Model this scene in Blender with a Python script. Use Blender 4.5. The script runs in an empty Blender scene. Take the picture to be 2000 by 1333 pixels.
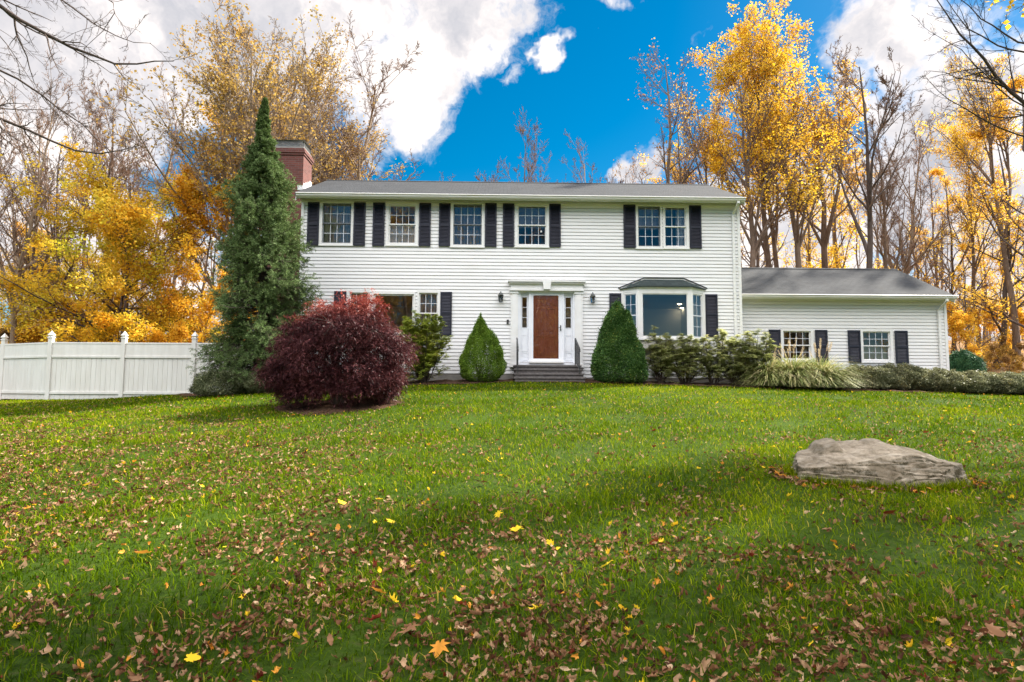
import bpy, math, random
import numpy as np
from mathutils import Matrix, Vector, Euler
PI = math.pi
R = math.radians
SC = bpy.context.scene
COL = SC.collection
FPX = 1170.0
CAMZ = 1.6
PITCH, YAW, ROLL = R(4.45), R(1.25), 0.0046
CAMROT = Matrix.Rotation(-YAW, 4, 'Z') @ Matrix.Rotation(PI/2 + PITCH, 4, 'X') @ Matrix.Rotation(ROLL, 4, 'Z')

# ---------------------------------------------------------------- placing helpers
def ray(px, py):
    v = CAMROT.to_3x3() @ Vector(((px-1000)/FPX, (666.5-py)/FPX, -1))
    return v.normalized()
def at(px, py, Y):
    v = ray(px, py)
    t = Y / v.y
    return v.x*t, CAMZ + v.z*t
# ---------------------------------------------------------------- terrain
_gx = np.array([-60, -30, -14.6, -12, -8.9, -6.2, -2.6, .38, 2.5, 4.3, 7.1, 10.1, 15.3, 30, 60], float)
_gz = np.array([.3, .75, 1.12, 1.16, 1.37, 1.62, 1.775, 1.83, 1.84, 1.79, 1.72, 1.63, 1.52, 1.6, 1.7], float)
_tx = np.linspace(-60, 60, 1201)
_tz = np.interp(_tx, _gx, _gz)
_k = np.hanning(21); _k /= _k.sum()
_tz = np.convolve(np.pad(_tz, 10, mode='edge'), _k, mode='valid')
def ground(x, y):
    x = np.asarray(x, float); y = np.asarray(y, float)
    g = np.interp(x, _tx, _tz)
    t = np.clip(y/17.5, 0, 1)
    s = t*(1 + .12*(1-t))
    z = np.where(y < 0, .085*y, g*s)
    z = z + .012*np.sin(x*1.3+.5)*np.sin(y*.9)*np.clip(y/5, 0, 1)*np.clip((17-y)/4, 0, 1)
    b = np.clip(y-18, 0, None)
    rise = .02 + .10*np.clip((x-11)/8, 0, 1)
    z = z + np.where(b > 0, np.minimum(b, 40)*rise*np.clip(b/6, 0, 1), 0)
    return z
def gz(x, y): return float(ground(x, y))
def on_ground(px, py):
    v = ray(px, py); t = 1.0
    while t < 80:
        if CAMZ + v.z*t < gz(v.x*t, v.y*t): break
        t += .02
    return v.x*t, v.y*t
# ---------------------------------------------------------------- objects
def tag(o, label=None, cat=None, group=None, kind=None):
    if label: o['label'] = label
    if cat: o['category'] = cat
    if group: o['group'] = group
    if kind: o['kind'] = kind
    return o
def empty(name, loc=(0, 0, 0), rz=0, **k):
    o = bpy.data.objects.new(name, None); COL.objects.link(o)
    o.location = loc; o.rotation_euler = (0, 0, rz); o.empty_display_size = .2
    return tag(o, **k)
def link(name, me, parent=None, loc=(0, 0, 0), **k):
    o = bpy.data.objects.new(name, me); COL.objects.link(o)
    o.location = loc
    if parent: o.parent = parent
    return tag(o, **k)
def clone(root, loc, rz=0, s=1.0, label=None, group=None, sz=None):
    r = root.copy(); COL.objects.link(r)
    r.location = loc; r.rotation_euler = (0, 0, rz); r.scale = (s, s, sz or s)
    if label: r['label'] = label
    if group: r['group'] = group
    for ch in list(root.children):
        c = ch.copy(); COL.objects.link(c); c.parent = r
        for g in ch.children:
            d = g.copy(); COL.objects.link(d); d.parent = c
    return r
def npmesh(name, V, faces, mats, rnd=None, matidx=None, smooth=False):
    """faces: list of (K,n) int arrays"""
    me = bpy.data.meshes.new(name)
    V = np.asarray(V, np.float32)
    me.vertices.add(len(V)); me.vertices.foreach_set('co', V.ravel())
    idx = np.concatenate([f.ravel() for f in faces]).astype(np.int32)
    sizes = np.concatenate([np.full(len(f), f.shape[1]) for f in faces])
    starts = np.concatenate([[0], np.cumsum(sizes)[:-1]]).astype(np.int32)
    me.loops.add(len(idx)); me.loops.foreach_set('vertex_index', idx)
    me.polygons.add(len(sizes)); me.polygons.foreach_set('loop_start', starts)
    for m in (mats if isinstance(mats, (list, tuple)) else [mats]): me.materials.append(m)
    if matidx is not None: me.polygons.foreach_set('material_index', np.asarray(matidx, np.int32))
    if smooth: me.polygons.foreach_set('use_smooth', np.ones(len(sizes), bool))
    me.update(calc_edges=True)
    if rnd is not None:
        a = me.attributes.new('rnd', 'FLOAT', 'FACE'); a.data.foreach_set('value', np.asarray(rnd, np.float32))
    return me
class MB:
    def __init__(s): s.v = []; s.f = []; s.uv = {}
    def poly(s, pts):
        n = len(s.v); s.v += [tuple(p) for p in pts]; s.f.append(tuple(range(n, n+len(pts)))); return s
    def mesh(s, vs, fs):
        n = len(s.v); s.v += [tuple(p) for p in vs]; s.f += [tuple(i+n for i in f) for f in fs]; return s
    def box(s, x0, x1, y0, y1, z0, z1):
        vs = [(x, y, z) for x in (x0, x1) for y in (y0, y1) for z in (z0, z1)]
        return s.mesh(vs, [(0, 1, 3, 2), (4, 6, 7, 5), (0, 4, 5, 1), (2, 3, 7, 6), (0, 2, 6, 4), (1, 5, 7, 3)])
    def frame(s, x0, x1, z0, z1, w, y0, y1, wb=None, wt=None):
        wb = w if wb is None else wb; wt = w if wt is None else wt
        s.box(x0, x0+w, y0, y1, z0, z1); s.box(x1-w, x1, y0, y1, z0, z1)
        s.box(x0+w, x1-w, y0+.001, y1-.001, z0, z0+wb); s.box(x0+w, x1-w, y0+.001, y1-.001, z1-wt, z1); return s
    def prism(s, prof, axis, a, b):
        """prof: closed 2D list; axis 'x': prof=(y,z) swept a..b ; 'z': prof=(x,y) ; 'y': prof=(x,z)"""
        def P(p, t):
            return {'x': (t, p[0], p[1]), 'z': (p[0], p[1], t), 'y': (p[0], t, p[1])}[axis]
        n = len(prof)
        vs = [P(p, a) for p in prof] + [P(p, b) for p in prof]
        fs = [(i, (i+1) % n, n+(i+1) % n, n+i) for i in range(n)] + [tuple(range(n))[::-1], tuple(range(n, 2*n))]
        return s.mesh(vs, fs)
    def tube(s, pts, r, n=8):
        pts = [Vector(p) for p in pts]; rr = r if isinstance(r, (list, tuple)) else [r]*len(pts)
        rings = []; up = Vector((0, 0, 1))
        for i, p in enumerate(pts):
            d = (pts[min(i+1, len(pts)-1)] - pts[max(i-1, 0)]).normalized()
            a = d.cross(up)
            if a.length < .05: a = d.cross(Vector((1, 0, 0)))
            a.normalize(); b = d.cross(a)
            rings.append([p + a*math.cos(2*PI*k/n)*rr[i] + b*math.sin(2*PI*k/n)*rr[i] for k in range(n)])
        vs = [q for g in rings for q in g]; fs = []
        for i in range(len(pts)-1):
            for k in range(n):
                fs.append((i*n+k, i*n+(k+1) % n, (i+1)*n+(k+1) % n, (i+1)*n+k))
        fs += [tuple(range(n))[::-1], tuple(range((len(pts)-1)*n, len(pts)*n))]
        return s.mesh(vs, fs)
    def lathe(s, prof, c=(0, 0, 0), n=16):
        vs = [(c[0]+r*math.cos(2*PI*k/n), c[1]+r*math.sin(2*PI*k/n), c[2]+z) for r, z in prof for k in range(n)]
        fs = [(i*n+k, i*n+(k+1) % n, (i+1)*n+(k+1) % n, (i+1)*n+k) for i in range(len(prof)-1) for k in range(n)]
        fs += [tuple(range(n))[::-1], tuple(range((len(prof)-1)*n, len(prof)*n))]
        return s.mesh(vs, fs)
    def build(s, name, mat, parent=None, bevel=0, smooth=False, loc=(0, 0, 0), **k):
        me = bpy.data.meshes.new(name); me.from_pydata(s.v, [], s.f); me.materials.append(mat); me.update()
        if smooth: me.polygons.foreach_set('use_smooth', [True]*len(me.polygons))
        o = link(name, me, parent, loc, **k)
        if bevel:
            m = o.modifiers.new('b', 'BEVEL'); m.width = bevel; m.segments = 2; m.limit_method = 'ANGLE'
        return o
# ---------------------------------------------------------------- materials
class NT:
    def __init__(s, tree): s.t = tree
    def n(s, typ, **k):
        nd = s.t.nodes.new('ShaderNode'+typ)
        for a, b in k.items():
            if a.startswith('i_'):
                key = a[2:]; key = int(key) if key.isdigit() else key.replace('_', ' ')
                if isinstance(b, bpy.types.NodeSocket): s.t.links.new(b, nd.inputs[key])
                else: nd.inputs[key].default_value = b
            else: setattr(nd, a, b)
        return nd
    def l(s, a, b): s.t.links.new(a, b)
    def ramp(s, fac, stops, interp='LINEAR'):
        nd = s.t.nodes.new('ShaderNodeValToRGB'); cr = nd.color_ramp; cr.interpolation = interp
        while len(cr.elements) < len(stops): cr.elements.new(.5)
        for e, (p, c) in zip(cr.elements, stops):
            e.position = p; e.color = (*c, 1) if len(c) == 3 else c
        s.l(fac, nd.inputs[0]); return nd.outputs[0]
    def noise(s, scale, detail=4, rough=.55, vec=None, dist=0):
        nd = s.n('TexNoise', i_Scale=scale, i_Detail=detail, i_Roughness=rough, i_Distortion=dist)
        if vec is not None: s.l(vec, nd.inputs['Vector'])
        return nd.outputs[0]
    def math(s, op, a, b=0.5, clamp=False):
        nd = s.n('Math', operation=op, use_clamp=clamp)
        for i, v in enumerate((a, b)):
            if isinstance(v, (int, float)): nd.inputs[i].default_value = v
            else: s.l(v, nd.inputs[i])
        return nd.outputs[0]
    def mix(s, fac, a, b, mode='MIX'):
        nd = s.n('MixRGB', blend_type=mode)
        for i, v in enumerate((fac, a, b)):
            if isinstance(v, (int, float)): nd.inputs[i].default_value = v
            elif isinstance(v, tuple): nd.inputs[i].default_value = (*v, 1) if len(v) == 3 else v
            else: s.l(v, nd.inputs[i])
        return nd.outputs[0]
def newmat(name):
    m = bpy.data.materials.new(name); m.use_nodes = True
    t = NT(m.node_tree); b = m.node_tree.nodes['Principled BSDF']
    return m, t, b
def coords(t, kind='Object', scale=(1, 1, 1)):
    c = t.n('TexCoord').outputs[kind]
    return t.n('Mapping', i_Vector=c, i_Scale=scale).outputs[0]
def PANE(x0, x1, y0, y1, z0, z1):
    return MB().poly([(x0, y0, z0), (x1, y0, z0), (x1, y0, z1), (x0, y0, z1)])
def simple(name, c1, c2=None, scale=6, rough=.6, bump=0, bscale=40, stretch=(1, 1, 1), spec=.3, metal=0):
    m, t, b = newmat(name)
    v = coords(t, 'Object', stretch)
    c2 = c2 or tuple(x*.8 for x in c1)
    f = t.noise(scale, 6, .6, v)
    col = t.ramp(f, [(.3, c2), (.7, c1)])
    t.l(col, b.inputs['Base Color'])
    b.inputs['Roughness'].default_value = rough; b.inputs['Metallic'].default_value = metal
    b.inputs['Specular IOR Level'].default_value = spec
    if bump:
        bn = t.n('Bump', i_Strength=bump, i_Distance=.02); t.l(t.noise(bscale, 8, .65, v), bn.inputs['Height'])
        t.l(bn.outputs[0], b.inputs['Normal'])
    return m
def leafmat(name, stops, patch=None, pscale=.6, trans=.5, rough=.55, pw=.45, spec=.12):
    """stops: ramp over rnd ; patch: second ramp chosen by clump noise"""
    m, t, b = newmat(name)
    at_ = t.n('Attribute', attribute_name='rnd').outputs['Fac']
    col = t.ramp(at_, stops)
    v = coords(t)
    if patch:
        f = t.noise(pscale, 3, .5, v)
        f2 = t.ramp(f, [(.5-.14, (0, 0, 0)), (.5+.14, (1, 1, 1))])
        col = t.mix(t.math('MULTIPLY', f2, pw*2 if pw < .5 else 1.0, True), col, t.ramp(at_, patch))
    t.l(col, b.inputs['Base Color']); b.inputs['Roughness'].default_value = rough
    b.inputs['Specular IOR Level'].default_value = spec
    tr = t.n('BsdfTranslucent'); t.l(t.n('Gamma', i_Color=col, i_Gamma=.92).outputs[0] if name.startswith('leaf_') else col, tr.inputs['Color'])
    mx = t.n('MixShader'); mx.inputs[0].default_value = trans
    t.l(b.outputs[0], mx.inputs[1]); t.l(tr.outputs[0], mx.inputs[2])
    t.l(mx.outputs[0], m.node_tree.nodes['Material Output'].inputs['Surface'])
    return m
M = {}
# --- lapped vinyl siding : real boards, this only adds faint streaks
def siding_mat():
    m, t, b = newmat('vinyl_siding')
    v = coords(t, 'Object', (1.2, 1, 9)); v2 = coords(t, 'Object', (.35, 1, .5))
    c = t.ramp(t.noise(1.6, 6, .6, v), [(.3, (.74, .735, .71)), (.7, (.82, .82, .81))])
    c = t.mix(t.math('MULTIPLY', t.noise(2.2, 5, .6, v2), .22), c, (.68, .65, .58))
    t.l(c, b.inputs['Base Color']); b.inputs['Roughness'].default_value = .55
    b.inputs['Specular IOR Level'].default_value = .25
    return m
M['siding'] = siding_mat()
M['trim'] = simple('white_trim', (.82, .815, .79), (.74, .73, .69), 3, .5)
M['door_white'] = simple('white_door_paint', (.82, .84, .86), (.78, .79, .81), 2, .4)
M['gutter'] = simple('gutter_aluminium', (.80, .79, .75), (.66, .64, .58), 2.5, .45, stretch=(.5, 1, 4))
M['soffit'] = simple('soffit', (.60, .575, .51), (.50, .47, .40), 2.5, .6)
M['shutter'] = simple('shutter_paint', (.022, .024, .038), (.012, .013, .022), 5, .5, .15, 60, (1, 1, .2), .35)
M['sash_dark'] = simple('storm_frame', (.20, .22, .23), (.14, .15, .16), 4, .4)
M['muntin'] = simple('muntin_white', (.72, .74, .77), None, 3, .4)
M['concrete'] = simple('foundation_concrete', (.30, .28, .25), (.20, .19, .17), 3, .9, .4, 30)
M['step'] = simple('stone_step', (.17, .155, .145), (.085, .075, .07), 14, .85, .6, 60)
M['iron'] = simple('wrought_iron', (.06, .06, .06), (.03, .03, .03), 20, .45)
M['lantern_metal'] = simple('lantern_metal', (.10, .105, .10), (.05, .055, .05), 14, .4, metal=.6)
M['screen'] = simple('chimney_cap_metal', (.42, .42, .40), (.3, .3, .3), 12, .45, metal=.5)
M['flash'] = simple('white_flashing', (.8, .8, .78), None, 4, .4)
M['room'] = simple('room_paint', (.62, .60, .58), (.56, .55, .54), .5, .8)
M['roomfloor'] = simple('room_floor', (.12, .07, .04), (.08, .05, .03), 3, .5)
M['fence'] = simple('fence_vinyl', (.70, .685, .63), (.60, .58, .52), 2, .5, stretch=(3, 3, .5))
M['hose'] = simple('rubber_hose', (.02, .02, .02), None, 4, .4)
def door_mat():
    m, t, b = newmat('mahogany_door')
    v = coords(t, 'Object', (6, 6, .7))
    c = t.ramp(t.noise(5, 8, .7, v, .6), [(.25, (.42, .085, .045)), (.5, (.66, .155, .07)), (.75, (.80, .27, .13))])
    t.l(c, b.inputs['Base Color']); b.inputs['Roughness'].default_value = .38
    return m
M['door'] = door_mat()
def curtain_mat(name, c):
    m, t, b = newmat(name)
    v = coords(t, 'Object', (14, 1, .3))
    t.l(t.ramp(t.noise(2, 4, .5, v), [(.3, tuple(x*.75 for x in c)), (.7, c)]), b.inputs['Base Color'])
    b.inputs['Roughness'].default_value = .9
    return m
M['curtain'] = curtain_mat('linen_curtain', (.42, .38, .33))
M['curtain_white'] = curtain_mat('white_curtain', (.75, .76, .78))
M['shade_grey'] = curtain_mat('grey_blind', (.30, .31, .36))
M['blind_cream'] = curtain_mat('cream_blind', (.62, .58, .46))
def glass_mat():
    m, t, b = newmat('window_glass'); nt = m.node_tree
    nt.nodes.remove(b)
    g = t.n('BsdfGlossy', i_Roughness=.015, i_Color=(.92, .95, 1, 1))
    v = coords(t, 'Object', (1, 1, 1))
    bn = t.n('Bump', i_Strength=.05, i_Distance=.02); t.l(t.noise(1.6, 1, .4, v), bn.inputs['Height'])
    t.l(bn.outputs[0], g.inputs['Normal'])
    tr = t.n('BsdfTransparent', i_Color=(.86, .89, .9, 1))
    fr = t.n('Fresnel', i_IOR=1.5).outputs[0]
    f = t.math('ADD', t.math('MULTIPLY', fr, 1.4), .04, True)
    mx = t.n('MixShader'); t.l(f, mx.inputs[0]); t.l(tr.outputs[0], mx.inputs[1]); t.l(g.outputs[0], mx.inputs[2])
    t.l(mx.outputs[0], nt.nodes['Material Output'].inputs['Surface'])
    return m
M['glass'] = glass_mat()
def lamp_mat():
    m, t, b = newmat('lit_downlight')
    b.inputs['Emission Color'].default_value = (1, .82, .5, 1); b.inputs['Emission Strength'].default_value = 8
    return m
M['lit'] = lamp_mat()
def roof_mat(name='asphalt_shingles', cols=((.038, .040, .043), (.062, .065, .068), (.025, .027, .029))):
    m, t, b = newmat(name)
    uv = t.n('UVMap').outputs[0]
    br = t.n('TexBrick', offset=.5, i_Scale=1.0, i_Mortar_Size=.006, i_Brick_Width=.24, i_Row_Height=.142, i_Bias=-.1)
    br.inputs['Color1'].default_value = (*cols[0], 1); br.inputs['Color2'].default_value = (*cols[1], 1)
    br.inputs['Mortar'].default_value = (*[x*.45 for x in cols[2]], 1)
    t.l(uv, br.inputs['Vector'])
    c = t.mix(t.math('MULTIPLY', t.noise(1.3, 6, .7, uv), .55), br.outputs[0], cols[2])
    sp = t.noise(90, 2, .5, uv)
    c = t.mix(.35, c, t.ramp(sp, [(.35, (.02, .022, .024)), (.65, (.10, .103, .107))]))
    t.l(c, b.inputs['Base Color']); b.inputs['Roughness'].default_value = .95
    b.inputs['Specular IOR Level'].default_value = .15
    # row steps
    sep = t.n('SeparateXYZ', i_Vector=uv).outputs[1]
    saw = t.math('FRACT', t.math('DIVIDE', sep, .142))
    h = t.math('ADD', t.math('MULTIPLY', saw, -.6), t.math('MULTIPLY', br.outputs[1], -.5))
    h = t.math('ADD', h, t.math('MULTIPLY', t.noise(7, 4, .6, uv), .5))
    bn = t.n('Bump', i_Strength=.9, i_Distance=.012); t.l(h, bn.inputs['Height']); t.l(bn.outputs[0], b.inputs['Normal'])
    return m
M['roof'] = roof_mat()
M['bay_roof'] = roof_mat('bay_shingles', ((.028, .048, .042), (.06, .085, .075), (.018, .028, .025)))
def brick_mat():
    m, t, b = newmat('red_brick')
    uv = t.n('UVMap').outputs[0]
    br = t.n('TexBrick', offset=.5, i_Scale=1.0, i_Mortar_Size=.007, i_Mortar_Smooth=.2, i_Brick_Width=.21, i_Row_Height=.07, i_Bias=0)
    br.inputs['Color1'].default_value = (.11, .028, .02, 1); br.inputs['Color2'].default_value = (.19, .055, .04, 1)
    br.inputs['Mortar'].default_value = (.14, .10, .085, 1); t.l(uv, br.inputs['Vector'])
    c = t.mix(t.math('MULTIPLY', t.noise(5, 6, .7, uv), .5), br.outputs[0], (.075, .025, .018))
    t.l(c, b.inputs['Base Color']); b.inputs['Roughness'].default_value = .9
    bn = t.n('Bump', i_Strength=.6, i_Distance=.01, invert=True); t.l(br.outputs[1], bn.inputs['Height']); t.l(bn.outputs[0], b.inputs['Normal'])
    return m
M['brick'] = brick_mat()
def bark(name, c1, c2, sc=5):
    m, t, b = newmat(name)
    v = coords(t, 'Object', (3, 3, .6)); v2 = coords(t)
    c = t.ramp(t.noise(sc, 8, .7, v, .4), [(.3, c2), (.65, c1)])
    c = t.mix(t.ramp(t.noise(.9, 4, .6, v2), [(.5, (0, 0, 0)), (.75, (.5, .5, .5))]), c, tuple(min(1, x*1.6) for x in c1))
    t.l(c, b.inputs['Base Color']); b.inputs['Roughness'].default_value = .9; b.inputs['Specular IOR Level'].default_value = .15
    bn = t.n('Bump', i_Strength=.7, i_Distance=.03); t.l(t.noise(sc*2, 8, .7, v), bn.inputs['Height']); t.l(bn.outputs[0], b.inputs['Normal'])
    return m
M['bark'] = bark('grey_brown_bark', (.20, .14, .10), (.085, .058, .04))
M['bark_tan'] = bark('tan_bark', (.34, .25, .17), (.15, .11, .08))
M['bark_dark'] = bark('dark_bark', (.12, .09, .075), (.045, .035, .03))
M['twig'] = bark('twig_bark', (.24, .15, .10), (.12, .075, .055), 3)
M['maple_bark'] = bark('grey_maple_bark', (.16, .13, .11), (.06, .05, .045))
M['leaf_yellow'] = leafmat('leaf_yellow', [(0, (.52, .25, .015)), (.35, (.74, .42, .02)), (.8, (.85, .55, .03)), (1, (.88, .64, .07))],
                           [(0, (.62, .32, .02)), (.6, (.80, .50, .03)), (1, (.84, .60, .06))], .5, .5)
M['leaf_orange'] = leafmat('leaf_orange', [(0, (.70, .32, .015)), (.4, (.80, .42, .025)), (.85, (.88, .56, .04)), (1, (.88, .66, .12))],
                           [(0, (.22, .30, .02)), (.4, (.46, .44, .03)), (.8, (.72, .58, .05)), (1, (.82, .66, .08))], .75, .55)
M['leaf_amber'] = leafmat('leaf_amber', [(0, (.60, .26, .02)), (.4, (.80, .42, .03)), (.85, (.88, .56, .05)), (1, (.90, .66, .12))],
                          [(0, (.42, .20, .02)), (.6, (.70, .42, .03)), (1, (.78, .56, .05))], .8, .5)
M['leaf_brown'] = leafmat('leaf_brown', [(0, (.22, .11, .03)), (.5, (.42, .23, .05)), (1, (.60, .38, .08))],
                          [(0, (.30, .20, .05)), (1, (.55, .38, .08))], .6, .4)
M['leaf_rust'] = leafmat('leaf_rust', [(0, (.30, .09, .03)), (.5, (.50, .20, .05)), (1, (.62, .36, .08))],
                         [(0, (.40, .26, .05)), (1, (.65, .42, .08))], .7, .4)
M['spruce'] = leafmat('spruce_needles', [(0, (.04, .065, .02)), (.5, (.11, .17, .05)), (1, (.28, .36, .13))],
                      [(0, (.045, .08, .025)), (1, (.22, .31, .11))], .9, .15, .6)
M['alberta'] = leafmat('dwarf_spruce_needles', [(0, (.07, .13, .015)), (.5, (.16, .27, .03)), (1, (.30, .42, .06))], None, 1, .2)
M['yew'] = leafmat('yew_needles', [(0, (.02, .055, .016)), (.5, (.08, .17, .04)), (.90, (.19, .32, .08)), (1, (.44, .46, .10))], None, 1, .15, .5)
M['pieris'] = leafmat('pieris_leaves', [(0, (.18, .24, .03)), (.5, (.42, .48, .07)), (.85, (.66, .62, .14)), (1, (.70, .48, .14))],
                      [(0, (.20, .28, .04)), (1, (.56, .62, .11))], 2, .45, .4)
M['rhodo'] = leafmat('rhododendron_leaves', [(0, (.24, .27, .08)), (.5, (.52, .54, .20)), (.85, (.70, .69, .34)), (1, (.70, .56, .28))],
                     [(0, (.18, .22, .07)), (1, (.52, .54, .24))], 3, .42, .4)
M['hedge'] = leafmat('cotoneaster_leaves', [(0, (.06, .06, .03)), (.5, (.22, .22, .11)), (.9, (.46, .44, .26)), (1, (.66, .50, .12))],
                     [(0, (.07, .09, .045)), (1, (.30, .31, .17))], 1.5, .2, .45)
M['juniper'] = leafmat('juniper_needles', [(0, (.04, .05, .02)), (.6, (.15, .17, .08)), (1, (.40, .42, .24))], None, 1, .15)
M['weeping'] = leafmat('weeping_needles', [(0, (.015, .05, .025)), (.6, (.045, .12, .05)), (1, (.10, .20, .07))], None, 1, .15)
M['reed'] = leafmat('fountain_grass', [(0, (.14, .19, .04)), (.5, (.30, .34, .11)), (.8, (.50, .46, .20)), (1, (.66, .55, .32))], None, 1, .3)
M['plume'] = leafmat('grass_plume', [(0, (.45, .34, .20)), (1, (.72, .60, .42))], None, 1, .4)
M['brush'] = leafmat('brushwood', [(0, (.14, .075, .03)), (.5, (.26, .14, .05)), (1, (.42, .25, .07))],
                     [(0, (.40, .22, .02)), (1, (.66, .42, .04))], .7, .3)
M['grass'] = leafmat('lawn_blades', [(0, (.022, .055, .002)), (.45, (.085, .15, .003)), (.85, (.22, .285, .004)), (.93, (.32, .28, .02)), (1, (.46, .31, .10))],
                     [(0, (.04, .075, .002)), (.55, (.15, .215, .004)), (.85, (.32, .35, .006)), (1, (.44, .36, .04))], .45, .4, 1.0, spec=0)
M['litter'] = leafmat('dry_leaves', [(0, (.05, .02, .010)), (.3, (.13, .05, .022)), (.6, (.27, .135, .065)), (.88, (.42, .25, .135)), (1, (.52, .37, .22))], None, 1, .25, .6)
M['litter_red'] = leafmat('red_leaves', [(0, (.09, .012, .006)), (1, (.24, .04, .018))], None, 1, .25, .5)
M['litter_orange'] = leafmat('orange_leaves', [(0, (.55, .18, .02)), (1, (.72, .34, .05))], None, 1, .25, .5)
M['litter_yellow'] = leafmat('yellow_leaves', [(0, (.72, .42, .02)), (1, (.85, .62, .03))], None, 1, .3, .5)
def redmaple_mat():
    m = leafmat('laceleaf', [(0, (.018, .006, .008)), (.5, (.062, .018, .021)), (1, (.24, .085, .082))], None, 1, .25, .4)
    t = NT(m.node_tree)
    b = m.node_tree.nodes['Principled BSDF']
    src = b.inputs['Base Color'].links[0].from_socket
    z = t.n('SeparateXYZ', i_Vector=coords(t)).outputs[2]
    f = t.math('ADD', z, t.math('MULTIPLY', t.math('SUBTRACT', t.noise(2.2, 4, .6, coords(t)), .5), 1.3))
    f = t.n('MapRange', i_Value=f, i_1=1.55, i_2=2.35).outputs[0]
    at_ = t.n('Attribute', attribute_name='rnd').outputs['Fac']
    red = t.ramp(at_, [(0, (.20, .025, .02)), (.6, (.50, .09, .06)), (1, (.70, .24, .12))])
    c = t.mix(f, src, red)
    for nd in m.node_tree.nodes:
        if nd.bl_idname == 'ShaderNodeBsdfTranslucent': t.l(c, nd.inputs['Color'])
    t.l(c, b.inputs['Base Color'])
    return m
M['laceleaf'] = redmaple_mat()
def lawn_mat():
    m, t, b = newmat('lawn_soil')
    v = coords(t)
    c = t.ramp(t.noise(14, 8, .7, v), [(.35, (.014, .026, .005)), (.5, (.032, .06, .007)), (.68, (.06, .058, .024))])
    c = t.mix(t.ramp(t.noise(.5, 4, .6, v), [(.4, (0, 0, 0)), (.65, (.6, .6, .6))]), c, (.045, .08, .007))
    t.l(c, b.inputs['Base Color']); b.inputs['Roughness'].default_value = 1; b.inputs['Specular IOR Level'].default_value = .05
    bn = t.n('Bump', i_Strength=.8, i_Distance=.03); t.l(t.noise(30, 6, .7, v), bn.inputs['Height']); t.l(bn.outputs[0], b.inputs['Normal'])
    return m
M['lawn'] = lawn_mat()
M['forest_floor'] = simple('forest_floor', (.26, .15, .07), (.10, .06, .03), 2.2, 1, 1, 14, spec=.05)
M['mulch'] = simple('bark_mulch', (.11, .065, .04), (.035, .02, .013), 22, 1, 1, 50, spec=.05)
def rock_mat():
    m, t, b = newmat('boulder_stone')
    v = coords(t)
    c = t.ramp(t.noise(5, 10, .7, v, .5), [(.3, (.10, .078, .05)), (.5, (.25, .205, .145)), (.75, (.50, .43, .33))])
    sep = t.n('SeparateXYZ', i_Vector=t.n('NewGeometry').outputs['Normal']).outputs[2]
    moss_shade = t.ramp(t.noise(9, 6, .75, v), [(.50, (0, 0, 0)), (.56, (1, 1, 1))])
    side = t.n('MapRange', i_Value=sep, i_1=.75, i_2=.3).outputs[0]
    c = t.mix(t.math('MULTIPLY', side, .35), c, (.12, .09, .055))  # steep faces painted darker to carry the boulder's shade
    c = t.mix(t.math('MULTIPLY', t.math('MULTIPLY', moss_shade, side), .9), c, (.05, .04, .018))  # dark mossy blotches deepen that painted shade
    st = t.noise(4, 8, .7, coords(t, 'Object', (1, 3, 7)))
    c = t.mix(t.ramp(st, [(.5, (0, 0, 0)), (.7, (.45, .45, .45))]), c, (.40, .365, .30))
    t.l(c, b.inputs['Base Color']); b.inputs['Roughness'].default_value = .9; b.inputs['Specular IOR Level'].default_value = .2
    bn = t.n('Bump', i_Strength=.9, i_Distance=.03); t.l(t.noise(12, 12, .72, v, .3), bn.inputs['Height']); t.l(bn.outputs[0], b.inputs['Normal'])
    return m
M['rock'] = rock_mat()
# ================================================================ HOUSE
YF, YW = 18.0, 18.78
def rect(a, b, c, d, Y):
    """pixel rectangle of the photo -> metres on the plane Y"""
    xm, ym = (a+b)/2, (c+d)/2
    return at(a, ym, Y)[0], at(b, ym, Y)[0], at(xm, d, Y)[1], at(xm, c, Y)[1]
def uvproj(o, s=1.0):
    me = o.data; uv = me.uv_layers.new(name='UVMap')
    for p in me.polygons:
        n = p.normal
        u = Vector((0, 1, 0)) if abs(n.x) > .72 else Vector((1, 0, 0))
        u = (u - n*u.dot(n)).normalized(); v = n.cross(u)
        if v.z < 0: v = -v
        for li in p.loop_indices:
            co = me.vertices[me.loops[li].vertex_index].co
            uv.data[li].uv = (co.dot(u)*s, co.dot(v)*s)
    return o
house = empty('house', (0, 0, 0), label='two storey white clapboard house with dark shutters, red door and a low right wing', cat='house')
def H(mb, name, mat, parent=None, **k): return mb.build(name, M[mat], parent or house, **k)
CH = .106
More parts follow.
